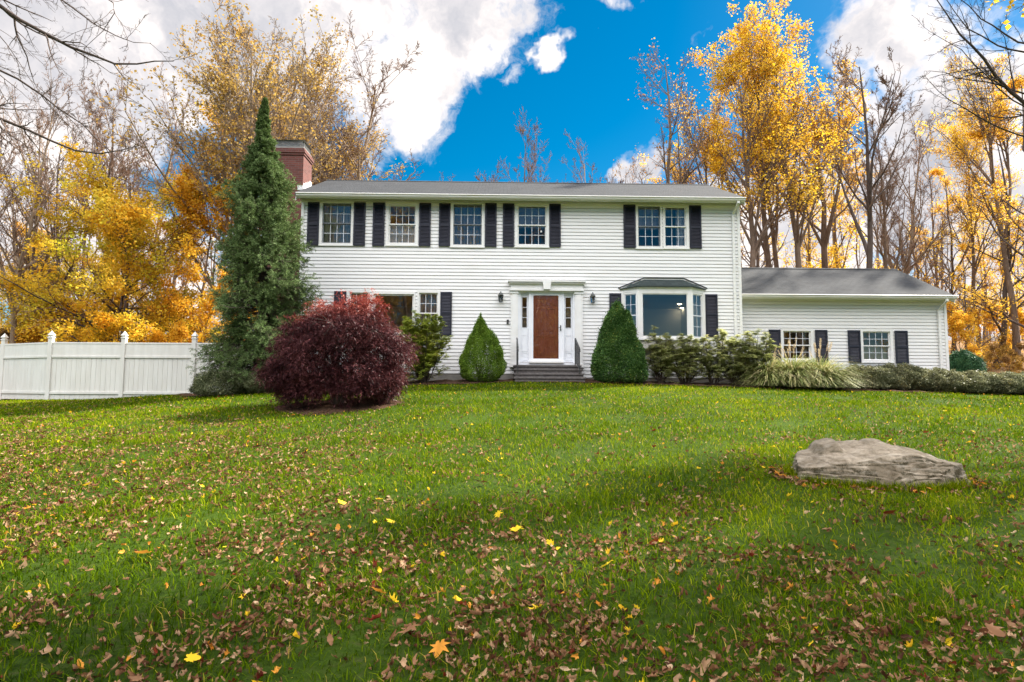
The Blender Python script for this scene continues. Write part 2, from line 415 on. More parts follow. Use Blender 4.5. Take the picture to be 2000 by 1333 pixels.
def siding(mb, u0, u1, z0, z1, Y, openings, side=None):
    """side None: front wall (u = x). side=+1/-1: wall on plane x=Y facing +x/-x (u = y)"""
    def pt(u, d, z):
        if side is None: return (u, Y-d, z)
        return (Y+side*d, u, z)
    k = 0; z = z0
    while z < z1-.002:
        zt = min(z+CH, z1)
        cuts = sorted({u0, u1} | {c for o in openings for c in o[:2] if u0 < c < u1})
        segs = []
        for a, b in zip(cuts[:-1], cuts[1:]):
            iv = [(z, zt)]
            for (oa, ob, oz0, oz1) in openings:
                if oa <= a+1e-6 and ob >= b-1e-6:
                    nv = []
                    for (p, q) in iv:
                        if oz1 <= p or oz0 >= q: nv.append((p, q)); continue
                        if oz0 > p: nv.append((p, oz0))
                        if oz1 < q: nv.append((oz1, q))
                    iv = nv
            for p, q in iv:
                if segs and segs[-1][1] == a and segs[-1][2:] == (p, q): segs[-1] = (segs[-1][0], b, p, q)
                else: segs.append((a, b, p, q))
        for a, b, p, q in segs:
            pp = p+.013 if p == z else p
            if pp >= q-.002: continue
            d0 = .020-(pp-z)/CH*.016; d1 = .020-(q-z)/CH*.016
            mb.poly([pt(a, d0, pp), pt(b, d0, pp), pt(b, d1, q), pt(a, d1, q)])
            mb.poly([pt(a, -.03, pp), pt(b, -.03, pp), pt(b, d0, pp), pt(a, d0, pp)])
            if pp != p: mb.poly([pt(a, -.028, p), pt(b, -.028, p), pt(b, -.028, pp), pt(a, -.028, pp)])
            if pp != p: mb.poly([pt(a, .003, p), pt(b, .003, p), pt(b, -.028, p), pt(a, -.028, p)])
        z = zt; k += 1
OPEN = []
def window(px, Y, cols, rows=2, dark=False, curtain=None, casing=.085, label=None, tall=None, sticker=False, wopen=OPEN, cw=(1, 1), sashes=2, depth=.0):
    """px=(x0,x1,y0,y1) outer edge of the sash"""
    x0, x1, z0, z1 = rect(*px, Y)
    c = casing
    wopen.append((x0-c*cw[0]+.01, x1+c*cw[1]-.01, z0-c+.01, z1+c-.01))
    m = MB()
    a, b = x0-c*cw[0], x1+c*cw[1]
    m.box(a, x0, Y-.035, Y+.10, z0-c, z1+c); m.box(x1, b, Y-.035, Y+.10, z0-c, z1+c)
    m.box(x0, x1, Y-.034, Y+.10, z1, z1+c); m.box(x0, x1, Y-.034, Y+.10, z0-c, z0)
    m.box(a-.01, b+.01, Y-.05, Y-.036, z0-c-.005, z0-c+.03)
    w = H(m, 'window', 'trim', label=label)
    fw = .04; yS = Y+.015
    if sashes == 2:
        zm = (z0+z1)/2
        s = MB(); s.frame(x0, x1, zm-.012, z1, fw*.9, yS, yS+.03, wb=.028)
        s.frame(x0, x1, z0, zm+.012, fw*.9, yS+.028, yS+.056, wt=.03)
        s.box(x0+.002, x1-.002, yS-.006, yS-.001, zm-.016, zm+.018)
        s.build('sash', M['sash_dark' if dark else 'trim'], w)
        rng_ = [(zm+.012, z1-fw*.9, yS+.012), (z0+fw*.9, zm-.014, yS+.04)]
    else:
        s = MB(); s.frame(x0, x1, z0, z1, fw*1.1, yS, yS+.03); s.build('sash', M['trim'], w)
        rng_ = [(z0+fw, z1-fw, yS+.02)]
    if cols > 1:
        g = MB()
        for (p, q, yy) in rng_:
            for i in range(1, cols):
                xx = x0+fw*.9+(x1-x0-fw*1.8)*i/cols; g.box(xx-.008, xx+.008, yy-.005, yy+.005, p, q)
            for j in range(1, rows):
                zz = p+(q-p)*j/rows; g.box(x0+fw*.8, x1-fw*.8, yy-.004, yy+.004, zz-.008, zz+.008)
        g.build('glazing_bars', M['muntin'], w)
    for (p, q, yy) in rng_:
        PANE(x0+fw*.7, x1-fw*.7, yy+.006, yy+.010, p-.004, q+.004).build('pane', M['glass'], w)
    if sticker:
        xs = x0+(x1-x0)*.80; zs = z0+(z1-z0)*.33
        MB().box(xs, xs+.045, yS+.02, yS+.024, zs, zs+.055).build('sticker', M['flash'], w)
    if curtain:
        kind, cov = curtain
        mk = MB()
        def fold(xa, xb):
            n = 24; pts = [(xa+(xb-xa)*i/n, Y+.17+.018*math.sin(i*2.1)+.01*math.sin(i*.9)) for i in range(n+1)]
            for (p1, p2) in zip(pts[:-1], pts[1:]):
                mk.poly([(p1[0], p1[1], z0-.1), (p2[0], p2[1], z0-.1), (p2[0], p2[1], z1+.05), (p1[0], p1[1], z1+.05)])
        W = x1-x0
        if cov == 'full': fold(x0-.04, x1+.04)
        elif cov == 'sides': fold(x0-.04, x0+W*.22); fold(x1-W*.22, x1+.04)
        elif cov == 'right': fold(x1-W*.4, x1+.04)
        elif cov == 'lower':
            mk.box(x0-.04, x1+.04, Y+.15, Y+.16, z0-.08, (z0+z1)/2)
        elif cov == 'upper':
            mk.box(x0-.04, x1+.04, Y+.15, Y+.16, z0+(z1-z0)*.45, z1+.08)
        mk.build('curtain', M[kind], w)
    return w
def shutter(px, Y, split=.49):
    x0, x1, z0, z1 = rect(*px, Y)
    y0, y1 = Y-.055, Y-.02
    m = MB(); r = .05; zm = z0+(z1-z0)*split
    m.box(x0, x0+r, y0, y1, z0, z1); m.box(x1-r, x1, y0, y1, z0, z1)
    for p, q in ((z0, z0+.07), (zm-.035, zm+.035), (z1-.06, z1)): m.box(x0+r, x1-r, y0+.001, y1, p, q)
    for p, q in ((z0+.07, zm-.035), (zm+.035, z1-.06)):
        n = int((q-p)/.042)
        for i in range(n):
            a = p+(q-p)*i/n; h = (q-p)/n
            m.mesh([(x0+r, y0+.006, a), (x1-r, y0+.006, a), (x1-r, y1-.006, a+h*.98), (x0+r, y1-.006, a+h*.98),
                    (x0+r, y1, a), (x1-r, y1, a)], [(0, 1, 2, 3), (0, 4, 5, 1)])
        m.box(x0+r, x1-r, y1-.005, y1, p, q)
    return H(m, 'shutter', 'shutter')
# ---- main block extents
XL = at(585, 560, YF)[0]; XR = at(1447, 560, YF)[0]
ZB = at(960, 731, YF)[1]          # siding bottom
ZE = at(1000, 395, YF)[1]         # soffit line at the wall
YE = YF-.36                       # eave edge
YRG = 20.85; ZRG = at(1000, 357, YRG)[1]
ZG1 = at(1000, 378, YE-.1)[1]     # gutter top
YBK = 2*YRG-YF
# upper windows
window((629.5, 686, 397.5, 475.5), YF, 4, dark=True, curtain=('curtain', 'full'), label='first upstairs window from the left, taupe curtain behind grey storm frame')
window((759.5, 812, 401, 476), YF, 4, curtain=('curtain_white', 'lower'), label='upstairs window with autumn trees mirrored in its panes')
window((885.5, 941, 399.5, 479), YF, 4, dark=True, curtain=('shade_grey', 'full'), label='upstairs window with grey storm frame and blue grey blind')
window((1011, 1067, 401.5, 479), YF, 4, curtain=('shade_grey', 'upper'), label='upstairs window above the door with a small sticker', sticker=True)
window((1246, 1289.5, 403.5, 482), YF, 3, dark=True, curtain=('shade_grey', 'upper'), cw=(1, .6), label='dark framed left half of the paired upstairs window')
window((1298, 1340, 404, 482), YF, 3, curtain=('curtain_white', 'right'), cw=(.62, 1), label='white framed right half of the paired upstairs window')
for a, b, c, d in ((601, 624, 396, 480.5), (691, 714, 396.5, 481), (728.5, 751.5, 397, 481.5), (819, 841.5, 398, 482), (857.5, 879.5, 398.5, 482),
                   (947.5, 970, 398.5, 483), (982, 1004, 399, 483), (1072.5, 1095, 399.5, 483.5), (1217.5, 1241, 401.5, 485), (1346, 1369, 402.5, 486.5)):
    shutter((a, b, c, d), YF)
# lower triple window
window((682, 719, 572, 652), YF, 3, cw=(1, .55), curtain=('shade_grey', 'full'), label='narrow side light of the picture window, half hidden by the red maple')
window((729, 808, 575, 652), YF, 1, sashes=1, cw=(.55, .55), label='wide picture window mirroring bare autumn trees')
window((818, 855, 572.5, 652), YF, 3, cw=(.55, 1), dark=False, curtain=('shade_grey', 'full'), label='narrow side light of the picture window beside its right shutter')
shutter((652.5, 676, 569.5, 656), YF, .52); shutter((860, 882.5, 571, 656), YF, .52)
# bay shutters
shutter((1190, 1213, 573.6, 657), YF, .52); shutter((1377, 1401, 575.6, 658), YF, .52)
# ---- door opening
DX0, DX1, DZ0, DZ1 = rect(1011.5, 1122, 568, 713, YF)
OPEN.append((DX0, DX1, DZ0-.2, DZ1))
# bay opening
BX0, BX1, BZ0, BZ1 = rect(1216, 1374, 569, 663, YF)
OPEN.append((BX0, BX1, BZ0, BZ1))
m = MB(); siding(m, XL, XR, ZB, ZE, YF, OPEN); siding(m, at(1136, 740, YF)[0], XR, ZB-CH, ZB, YF, OPEN)
SX = at(1070, 720, YF)[0]
siding(m, XL, XR, ZE, ZE+.001, YF, [])
fw_ = H(m, 'wall', 'siding', label='white clapboard front wall of the main block')
ms = MB(); siding(ms, YF, YBK, ZB, ZE+.25, XR-.002, [], side=1); siding(ms, YF, YBK, ZB, ZE+.25, XL+.002, [], side=-1)
for xx in (XL+.004, XR-.004): ms.poly([(xx, YF+.05, ZE+.2), (xx, YBK, ZE+.2), (xx, YRG, ZRG-.12)])
ms.box(XL+.01, XR-.01, YBK-.02, YBK, ZB, ZE)
H(ms, 'side_wall', 'siding')
for xx, w_ in ((XR-.07, .082), (XL-.012, .082)):
    m = MB(); m.box(xx, xx+w_, YF-.03, YF+.06, ZB-.02, ZE); H(m, 'corner_board', 'trim')
m = MB(); m.box(XL+.072, XR-.072, YF-.028, YF-.004, ZE-.09, ZE+.02); H(m, 'frieze_board', 'trim')
m = MB(); m.box(XL+.02, XR-.02, YF-.004, YF+.2, ZB-1.2, ZB-.001); H(m, 'foundation', 'concrete')
# ---- interior rooms
zc1 = at(1300, 560, YF)[1]+.05; zf1 = at(1060, 707, YF)[1]
m = MB(); xa, xb = XL+.15, XR-.15; yb = YBK-.2
m.poly([(xa, yb, zf1), (xb, yb, zf1), (xb, yb, ZE), (xa, yb, ZE)])
for xx in (xa, at(960, 500, YF)[0], at(1160, 500, YF)[0]+.1, xb):
    m.box(xx-.03, xx+.03, YF+.25, yb, zf1, ZE)
m.box(xa, xb, YF+.22, yb, zc1, zc1+.25); m.box(xa, xb, YF+.12, yb, ZE-.15, ZE-.1)
H(m, 'interior_wall', 'room')
m = MB(); m.box(xa, xb, YF+.05, yb, zf1-.05, zf1-.002); H(m, 'interior_floor', 'roomfloor')
for (px, py) in ((1327, 594.5), (1309, 612), (1300, 623)):
    v = ray(px, py); t_ = (zc1-.004-CAMZ)/v.z
    MB().lathe([(.001, -.012), (.062, -.012), (.07, 0)], (v.x*t_, min(v.y*t_, yb-.3), zc1-.003), 20).build('ceiling_light', M['lit'], house)
# ---- roof
ov = .1
prof = [(YE-.03, at(1000, 381.5, YE)[1]), (YRG, ZRG), (2*YRG-YE+.03, at(1000, 381.5, YE)[1])]
dz = .09
prof2 = [(YE-.03, prof[0][1]-dz), (2*YRG-YE+.03, prof[2][1]-dz)]
m = MB(); m.prism([prof[0], prof[1], prof[2], prof2[1], (YRG, ZRG-dz), prof2[0]], 'x', XL-ov, XR+.06)
rf = uvproj(H(m, 'roof', 'roof', label='grey shingle roof of the main block'))
m = MB(); m.prism([(YRG-.13, ZRG-.045), (YRG, ZRG+.022), (YRG+.13, ZRG-.045), (YRG, ZRG+.004)], 'x', XL-ov-.01, XR+.07)
uvproj(m.build('ridge_cap', M['roof'], rf))
# rake boards
sl = (ZRG-prof[0][1])/(YRG-(YE-.03))
for xx in (XL-ov+.005, XR+.03):
    m = MB(); m.prism([(YE+.02, prof[0][1]-.03), (YRG, ZRG-.03-.02), (YRG, ZRG-.24), (YE+.02, prof[0][1]-.22)], 'x', xx, xx+.025)
    H(m, 'rake_board', 'trim')
# soffit + fascia
zs = at(1000, 393.5, YF-.1)[1]
m = MB(); m.box(XL-.02, XR+.02, YE+.012, YF+.02, ZE-.0, ZE+.03)
m.box(XL-.02, XR+.02, YF-.11, YF-.005, ZE-.055, ZE-.002)
H(m, 'soffit', 'soffit')
def gutter(x0, x1, ye, ztop, name='gutter', h=.115):
    zb = ztop-h
    m = MB()
    pr = [(ye, ztop), (ye, zb), (ye-.055, zb), (ye-.085, zb+.035), (ye-.085, zb+.07), (ye-.115, zb+.085), (ye-.115, ztop-.012), (ye-.105, ztop-.004), (ye-.098, ztop-.012), (ye-.098, ztop-.04), (ye-.01, ztop-.04)]
    m.prism(pr, 'x', x0, x1)
    g = H(m, name, 'gutter')
    m2 = MB(); m2.box(x0+.02, x1-.02, ye+.0015, ye+.02, zb-.03, ztop-.03); m2.build('fascia', M['trim'], g)
    return g
ztop = at(1000, 380.3, YE-.1)[1]
gutter(XL-.05, XR+.03, YE, ztop)
zgb = ztop-.115
def downspout(x, Y, ytop, z_top, z_bot, kick=1):
    m = MB(); w = .037; d = .028
    def seg(p, q):
        (x0, y0, z0), (x1, y1, z1) = p, q
        vs = []
        for (cx, cy, cz) in (p, q):
            for sx, sy in ((-1, -1), (1, -1), (1, 1), (-1, 1)): vs.append((cx+sx*w, cy+sy*d, cz))
        m.mesh(vs, [(0, 1, 5, 4), (1, 2, 6, 5), (2, 3, 7, 6), (3, 0, 4, 7), (0, 3, 2, 1), (4, 5, 6, 7)])
    seg((x, ytop, z_top), (x, ytop, z_top-.06))
    seg((x, ytop, z_top-.06), (x-.03, Y-.05, z_top-.30))
    seg((x-.03, Y-.05, z_top-.30), (x-.03, Y-.05, z_bot+.08))
    seg((x-.03, Y-.05, z_bot+.08), (x+.06, Y-.16, z_bot))
    ds = H(m, 'downspout', 'trim')
    for zz in (z_top-.5, (z_top+z_bot)/2, z_bot+.35):
        mm = MB(); mm.box(x-.03-w-.004, x-.03+w+.004, Y-.082, Y-.02, zz-.015, zz+.015); mm.build('strap', M['gutter'], ds)
downspout(at(1436.5, 600, YF)[0], YF, YE-.05, zgb, ZB-.25)
# ---- chimney
CYF = 19.0; CYB = 19.85
cx1 = at(592.6, 320, CYF)[0]; cx0 = cx1-1.25
zt = at(575, 296, CYF)[1]
m = MB(); m.box(cx0, cx1, CYF, CYB, .6, zt-.12)
ch = uvproj(H(m, 'chimney', 'brick', label='red brick chimney with a metal cage cap'))
m = MB(); m.box(cx0-.03, cx1+.03, CYF-.03, CYB+.03, zt-.12, zt-.05); m.box(cx0-.055, cx1+.055, CYF-.055, CYB+.055, zt-.05, zt+.02)
m.box(cx0-.03, cx1+.03, CYF-.03, CYB+.03, zt+.02, zt+.10)
uvproj(m.build('corbel', M['brick'], ch))
zc_ = at(575, 270, CYF)[1]
m = MB(); a_, b_, c_, d_ = cx0+.02, cx1-.01, CYF+.02, CYB-.02
m.box(a_, b_, c_, d_, zt+.10, zt+.17)
m.build('crown', M['concrete'], ch)
m = MB()
n_ = 34
for i in range(n_+1):
    xx = a_+.03+(b_-a_-.06)*i/n_
    for yy in (c_+.03, d_-.03): m.box(xx-.004, xx+.004, yy-.004, yy+.004, zt+.17, zc_-.06)
for i in range(20):
    yy = c_+.03+(d_-c_-.06)*i/19
    for xx in (a_+.03, b_-.03): m.box(xx-.004, xx+.004, yy-.004, yy+.004, zt+.17, zc_-.06)
for zz in (zt+.22, zt+.27, zt+.33): m.frame(a_+.026, b_-.026, zz, zz+.006, .001, c_+.027, c_+.033)
m.box(a_+.2, b_-.2, c_+.2, d_-.2, zt+.17, zc_-.12)
m.build('cage', M['screen'], ch)
m = MB(); m.mesh([(a_-.03, c_-.03, zc_-.06), (b_+.03, c_-.03, zc_-.06), (b_+.03, d_+.03, zc_-.06), (a_-.03, d_+.03, zc_-.06),
                  (a_+.12, c_+.12, zc_), (b_-.12, c_+.12, zc_), (b_-.12, d_-.12, zc_), (a_+.12, d_-.12, zc_)],
                 [(0, 1, 5, 4), (1, 2, 6, 5), (2, 3, 7, 6), (3, 0, 4, 7), (4, 5, 6, 7), (3, 2, 1, 0)])
m.build('cap', M['screen'], ch)
m = MB()
for i in range(4):
    y0 = CYF+.05+i*.2; zz = prof[0][1]+sl*(y0-YE)
    m.box(cx1+.002, cx1+.014, y0, y0+.2, zz-.25, zz+.13)
m.box(cx1-.16, cx1+.012, CYF-.014, CYF-.002, prof[0][1]+sl*(CYF-YE)-.1, prof[0][1]+sl*(CYF-YE)+.05)
m.build('flashing', M['flash'], ch)
# ================================================================ entrance
Y0 = YF-.02
def zz_(py, px=1066, Y=YF): return at(px, py, Y)[1]
def xx_(px, py=640, Y=YF): return at(px, py, Y)[0]
m = MB()
# pilasters
for a, b in ((997, 1011.5), (1122.5, 1138)):
    x0, x1 = xx_(a), xx_(b)
    m.box(x0, x1, YF-.07, YF+.0, zz_(718), zz_(569))
    m.box(x0+.045, x1-.045, YF-.085, YF-.0705, zz_(712), zz_(576))
    m.box(x0-.02, x1+.02, YF-.11, YF-.001, zz_(718), zz_(711))
    m.box(x0-.015, x1+.015, YF-.10, YF-.001, zz_(575), zz_(570))
# entablature
for a, b, c, d, yy in ((994.5, 1140, 566, 569.5, .14), (997, 1138, 556.5, 566, .10), (993.5, 1141.5, 553, 556.5, .16), (991.5, 1143, 550.5, 553, .21)):
    m.box(xx_(a), xx_(b), YF-yy, YF+.0, zz_(d), zz_(c))
x0, x1 = xx_(995), xx_(1140)
n_ = 60
for i in range(n_):
    xx = x0+(x1-x0)*(i+.25)/n_; m.box(xx, xx+(x1-x0)/n_*.5, YF-.185, YF-.1605, zz_(555.6), zz_(553.6))
m.prism([(xx_(1061), zz_(567.5)), (xx_(1073.5), zz_(567.5)), (xx_(1075.5), zz_(552)), (xx_(1059), zz_(552))], 'y', YF-.225, YF-.0)
surround = H(m, 'door_surround', 'trim', label='white pilastered door surround with a keystone')
# wall filling around door/sidelights (recess .1)
YD = YF+.05
m = MB()
for a, b in ((1011.5, 1016.5), (1032.5, 1036.5), (1098.5, 1101.5), (1119, 1122.5)):
    m.box(xx_(a), xx_(b), YF-.03, YD+.1, zz_(713), zz_(572))
m.box(xx_(1011.5), xx_(1122.5), YF-.032, YD+.1, zz_(572.0), zz_(567))
m.box(xx_(1008), xx_(1127), YF-.10, YD+.1, zz_(713.5), zz_(708.5))
H(m, 'door_frame', 'door_white')
def sidelight(a, b, lbl):
    x0, x1 = xx_(a), xx_(b); zt, zb = zz_(572.2), zz_(708.4)
    g0, g1, gt, gb = x0+.055, x1-.055, zz_(581), zz_(640)
    m = MB(); m.box(x0, g0, YD, YD+.05, zb, zt); m.box(g1, x1, YD, YD+.05, zb, zt)
    m.box(g0, g1, YD+.001, YD+.05, gt, zt); m.box(g0, g1, YD+.001, YD+.05, zb, gb)
    for p, q in ((687, 655), (704, 689)):
        m.frame(x0+.045, x1-.045, zz_(p), zz_(q), .012, YD-.009, YD-.001)
    s = H(m, 'sidelight', 'door_white', label=lbl)
    g = MB()
    for py in (600.5, 620.5): g.box(g0, g1, YD+.01, YD+.03, zz_(py)-.008, zz_(py)+.008)
    g.frame(g0-.012, g1+.012, gb-.012, gt+.012, .013, YD-.008, YD-.001)
    g.build('glazing_bars', M['muntin'], s)
    PANE(g0, g1, YD+.032, YD+.036, gb, gt).build('pane', M['glass'], s)
    k = MB()
    for i in range(10): k.poly([(g0-.01+(g1-g0+.02)*i/10, YD+.12+.02*(i % 2), gb-.05), (g0-.01+(g1-g0+.02)*(i+1)/10, YD+.12+.02*((i+1) % 2), gb-.05), (g0-.01+(g1-g0+.02)*(i+1)/10, YD+.12+.02*((i+1) % 2), zz_(602)), (g0-.01+(g1-g0+.02)*i/10, YD+.12+.02*(i % 2), zz_(602))])
    k.build('curtain', M['curtain'], s)
sidelight(1016.5, 1032.5, 'narrow side light left of the red door')
sidelight(1101.5, 1119, 'narrow side light right of the red door')
# storm door + mahogany door
x0, x1 = xx_(1036.5), xx_(1098.5); zb, zt = zz_(708.4), zz_(572.2)
m = MB(); m.box(x0, x1, YD+.03, YD+.075, zb, zt)
gx0, gx1, gb, gt = xx_(1041.5), xx_(1091), zz_(701), zz_(577.5)
w_ = gx1-gx0; 
def panel(mb, a, b, p, q):
    A, B, P_, Q = gx0+w_*a, gx0+w_*b, gb+(gt-gb)*p, gb+(gt-gb)*q; Y = YD+.029
    mb.frame(A, B, P_, Q, .026, Y-.022, Y); mb.box(A+.05, B-.05, Y-.016, Y, P_+.05, Q-.05)
for a, b in ((.10, .46), (.54, .90)):
    panel(m, a, b, .06, .36); panel(m, a, b, .44, .80); panel(m, a, b, .85, .97)
door = H(m, 'door', 'door', label='reddish mahogany panelled front door behind a full glass storm door')
m = MB(); m.box(x0, gx0, YF-.012, YF+.02, zb, zt); m.box(gx1, x1, YF-.012, YF+.02, zb, zt); m.box(gx0, gx1, YF-.011, YF+.02, zb, gb); m.box(gx0, gx1, YF-.011, YF+.02, gt, zt)
m.build('storm_frame', M['door_white'], door)
PANE(gx0-.005, gx1+.005, YF+.002, YF+.006, gb-.005, gt+.005).build('pane', M['glass'], door)
m = MB(); hx = xx_(1095); hz = zz_(640)
m.box(hx-.014, hx+.014, YF-.024, YF-.0125, hz-.10, hz+.07); m.tube([(hx, YF-.02, hz), (hx, YF-.06, hz), (hx-.09, YF-.065, hz+.004)], .010)
m.tube([(hx, YF-.06, hz-.02), (hx, YF-.06, hz-.09)], .009)
m.build('handle', M['lantern_metal'], door)
m = MB(); m.box(xx_(1033), xx_(1100), YF-.16, YF-.101, zz_(709.5), zz_(706.8)); m.build('threshold', M['gutter'], door)
# doorbell
m = MB(); m.box(xx_(989.6), xx_(993.6), YF-.05, YF-.02, zz_(633, 991), zz_(625, 991)); m.box(xx_(991), xx_(992.6), YF-.056, YF-.05, zz_(628.2, 991), zz_(626.4, 991))
H(m, 'doorbell', 'iron')
# steps : own thing
sx0, sx1 = xx_(1003, 720, 17.4), xx_(1136, 720, 17.4)
steps = empty('front_steps', ((sx0+sx1)/2, 17.3, gz(1.0, 17.0)), label='dark stone front steps below the red door, iron rail on each side', cat='steps')
OX, OY, OZ = steps.location
zs_ = [zz_(713.5, 1066, 17.35), zz_(720.8, 1066, 17.2), zz_(729.5, 1066, 17.0), zz_(737, 1066, 16.75)]
zgr = min(gz(0, 16.5), gz(2, 16.5))-.05
ys_ = [17.42, 17.18, 16.9, 16.62]
for i in range(4):
    w0, w1 = sx0-OX-.005*i, sx1-OX+.005*i
    zt_ = zs_[i]-OZ; zb_ = (zs_[i+1] if i < 3 else zgr)-OZ
    m = MB()
    back = 17.88-OY
    m.box(w0, w1, ys_[i]-OY-.03, back, zt_-.05, zt_)
    m.box(w0+.03, w1-.03, ys_[i]-OY, back-.002, zb_, zt_-.0505)
    m.build('step', M['step'], steps, bevel=.008)
def railing(px, lbl=None):
    x = px-OX; m = MB()
    yA, yB = 17.78-OY, 16.86-OY
    zA = zs_[0]-OZ; zB = zs_[2]-OZ
    h = .80
    for yy, zb0, zt0 in ((yA, zA, zA+h), (yB, zB, zB+h*.9)):
        m.box(x-.015, x+.015, yy-.015, yy+.015, zb0, zt0)
    top = [(x, yA+.02, zA+h), (x, yA-.05, zA+h+.01), (x, yB, zB+h*.9), (x, yB-.09, zB+h*.9-.05), (x, yB-.10, zB+h*.9-.12)]
    m.tube(top, .021, 8)
    m.tube([(x, yA, zA+.12), (x, yB, zB+.12)], .012, 6)
    for i in range(1, 7):
        t = i/7; yy = yA+(yB-yA)*t; zb1 = zA+.12+(zB-zA)*t; zt1 = zA+h+(zB+h*.9-zA-h)*t
        m.box(x-.007, x+.007, yy-.007, yy+.007, zb1, zt1)
    return m.build('handrail', M['iron'], steps)
railing(xx_(1010.5, 690, 17.3)); railing(xx_(1127.5, 690, 17.3))
# lanterns : things fixed to the wall
def lantern(px, py, lbl):
    x, z = at(px, py, YF-.1)
    L = empty('wall_lantern', (x, YF-.02, z), label=lbl, cat='wall lantern', group='lanterns beside the front door')
    m = MB(); m.lathe([(.001, -.001), (.05, 0), (.05, .015), (.03, .02)], (0, 0, 0), 12)
    m = MB(); m.box(-.045, .045, -.02, 0, -.07, .05); m.tube([(0, -.015, .0), (0, -.06, .03), (0, -.10, .06)], .009)
    m.build('bracket', M['lantern_metal'], L)
    m = MB()
    cy = -.11
    m.lathe([(.012, .17), (.016, .165), (.01, .15), (.03, .13), (.055, .10), (.06, .085), (.095, .055), (.10, .045), (.075, .045), (.001, .045)], (0, cy, 0), 6)
    m.build('roof_cap', M['lantern_metal'], L)
    m = MB()
    for k in range(6):
        a = PI/3*k; m.tube([(.072*math.cos(a), cy+.072*math.sin(a), .045), (.052*math.cos(a), cy+.052*math.sin(a), -.15)], .006, 5)
        m.tube([(.072*math.cos(a), cy+.072*math.sin(a), .01), (.072*math.cos(a+PI/3), cy+.072*math.sin(a+PI/3), .01)], .005, 4)
    m.lathe([(.06, -.165), (.06, -.15), (.001, -.149)], (0, cy, 0), 6)
    m.build('cage', M['lantern_metal'], L)
    m = MB(); m.lathe([(.048, -.149), (.064, .044)], (0, cy, 0), 6); m.build('glass', M['glass'], L)
    m = MB(); m.lathe([(.012, -.148), (.012, -.06), (.004, -.05), (.001, -.03)], (0, cy, 0), 8); m.build('bulb', M['curtain_white'], L)
lantern(978, 580.5, 'black wall lantern left of the white door surround'); lantern(1157.5, 582.5, 'black wall lantern right of the white door surround')
# ================================================================ bay window
PB = .30
lx0, lx1 = xx_(1214.5, 610), xx_(1375, 610)
bx0, bx1 = at(1247.5, 610, YF-PB)[0], at(1350, 610, YF-PB)[0]
YBb = YF-PB
zT = zz_(570.5, 1295, YBb); zB_ = zz_(661.5, 1295, YBb)
m = MB()
# head and sill slabs follow plan
plan = [(lx0, YF), (bx0, YBb), (bx1, YBb), (lx1, YF)]
def off(d): return [(lx0-d*1.2, YF), (bx0-d*.5, YBb-d), (bx1+d*.5, YBb-d), (lx1+d*1.2, YF)]
m.prism(off(.02), 'z', zT, zT+.11)
m.prism(off(.05), 'z', zz_(566, 1295, YBb)+.03, zz_(562, 1295, YBb)+.03)
bay = H(m, 'bay_window', 'trim', label='three sided bay window with one large pane and a small hipped roof')
m = MB(); m.prism(off(.05), 'z', zB_-.05, zB_); m.build('sill', M['trim'], bay)
m = MB(); m.prism(off(-.01), 'z', zB_-.30, zB_-.051); m.build('apron', M['soffit'], bay)
def wallseg(p, q, z0, z1, cols, lbl, single=False):
    p = Vector((*p, 0)); q = Vector((*q, 0)); L = (q-p).length; d = (q-p).normalized(); n = Vector((-d.y, d.x, 0))
    if n.y < 0: n = -n
    def tr(mb):
        mb.v = [tuple(p+d*x+n*y+Vector((0, 0, z))) for x, y, z in mb.v]; return mb
    c = .065 if not single else .10
    f = MB(); f.frame(0.004, L-.004, z0, z1, c, -.02, .05, wb=.05, wt=.05); s = tr(f).build('window_frame', M['trim'], bay)
    g = MB(); f2 = MB()
    a, b, lo, hi = c, L-c, z0+.05, z1-.05
    f2.frame(a, b, lo, hi, .028, .0, .04)
    if not single:
        zm = (lo+hi)/2; f2.box(a+.028, b-.028, -.002, .03, zm-.018, zm+.018)
        for i in range(1, cols):
            xx = a+(b-a)*i/cols; f2.box(xx-.007, xx+.007, .01, .02, lo+.028, hi-.028)
        for zq in (lo+(zm-lo)*.5, zm+(hi-zm)*.5): f2.box(a+.028, b-.028, .011, .019, zq-.007, zq+.007)
    tr(f2).build('sash', M['trim' if single else 'muntin'], bay)
    tr(PANE(a+.02, b-.02, .022, .026, lo+.02, hi-.02)).build('pane', M['glass'], bay)
wallseg((lx0+.03, YF-.001), (bx0, YBb), zB_, zT, 2, 'l'); wallseg((bx0, YBb), (bx1, YBb), zB_, zT, 1, 'f', True); wallseg((bx1, YBb), (lx1-.03, YF-.001), zB_, zT, 2, 'r')
for x in (bx0, bx1): m = MB(); m.box(x-.035, x+.035, YBb-.03, YBb+.04, zB_, zT-.001); m.build('post', M['trim'], bay)
for x in (lx0, lx1): m = MB(); m.box(x-.04, x+.035, YF-.04, YF+.0, zB_-.2, zT-.002); m.build('post', M['trim'], bay)
ze = zz_(561.5, 1295, YBb)+.05; zr = zz_(546.6, 1295, YF)
o_ = .1
E = [(lx0-.09, YF, zz_(565, 1216)), (bx0-.05, YBb-o_, ze-.02), (bx1+.05, YBb-o_, ze-.02), (lx1+.09, YF, zz_(565.5, 1374))]
T = [(xx_(1258, 547), YF-.01, zr), (xx_(1333.5, 547), YF-.01, zr)]
m = MB(); m.mesh(E+T+[(p[0], p[1], p[2]-.03) for p in E], [(1, 2, 5, 4), (0, 1, 4), (2, 3, 5), (0, 6, 7, 1), (1, 7, 8, 2), (2, 8, 9, 3), (9, 8, 7, 6)])
uvproj(m.build('bay_roof', M['bay_roof'], bay))
m = MB(); m.mesh([E[0], E[3], T[0], T[1]], []); m = MB()
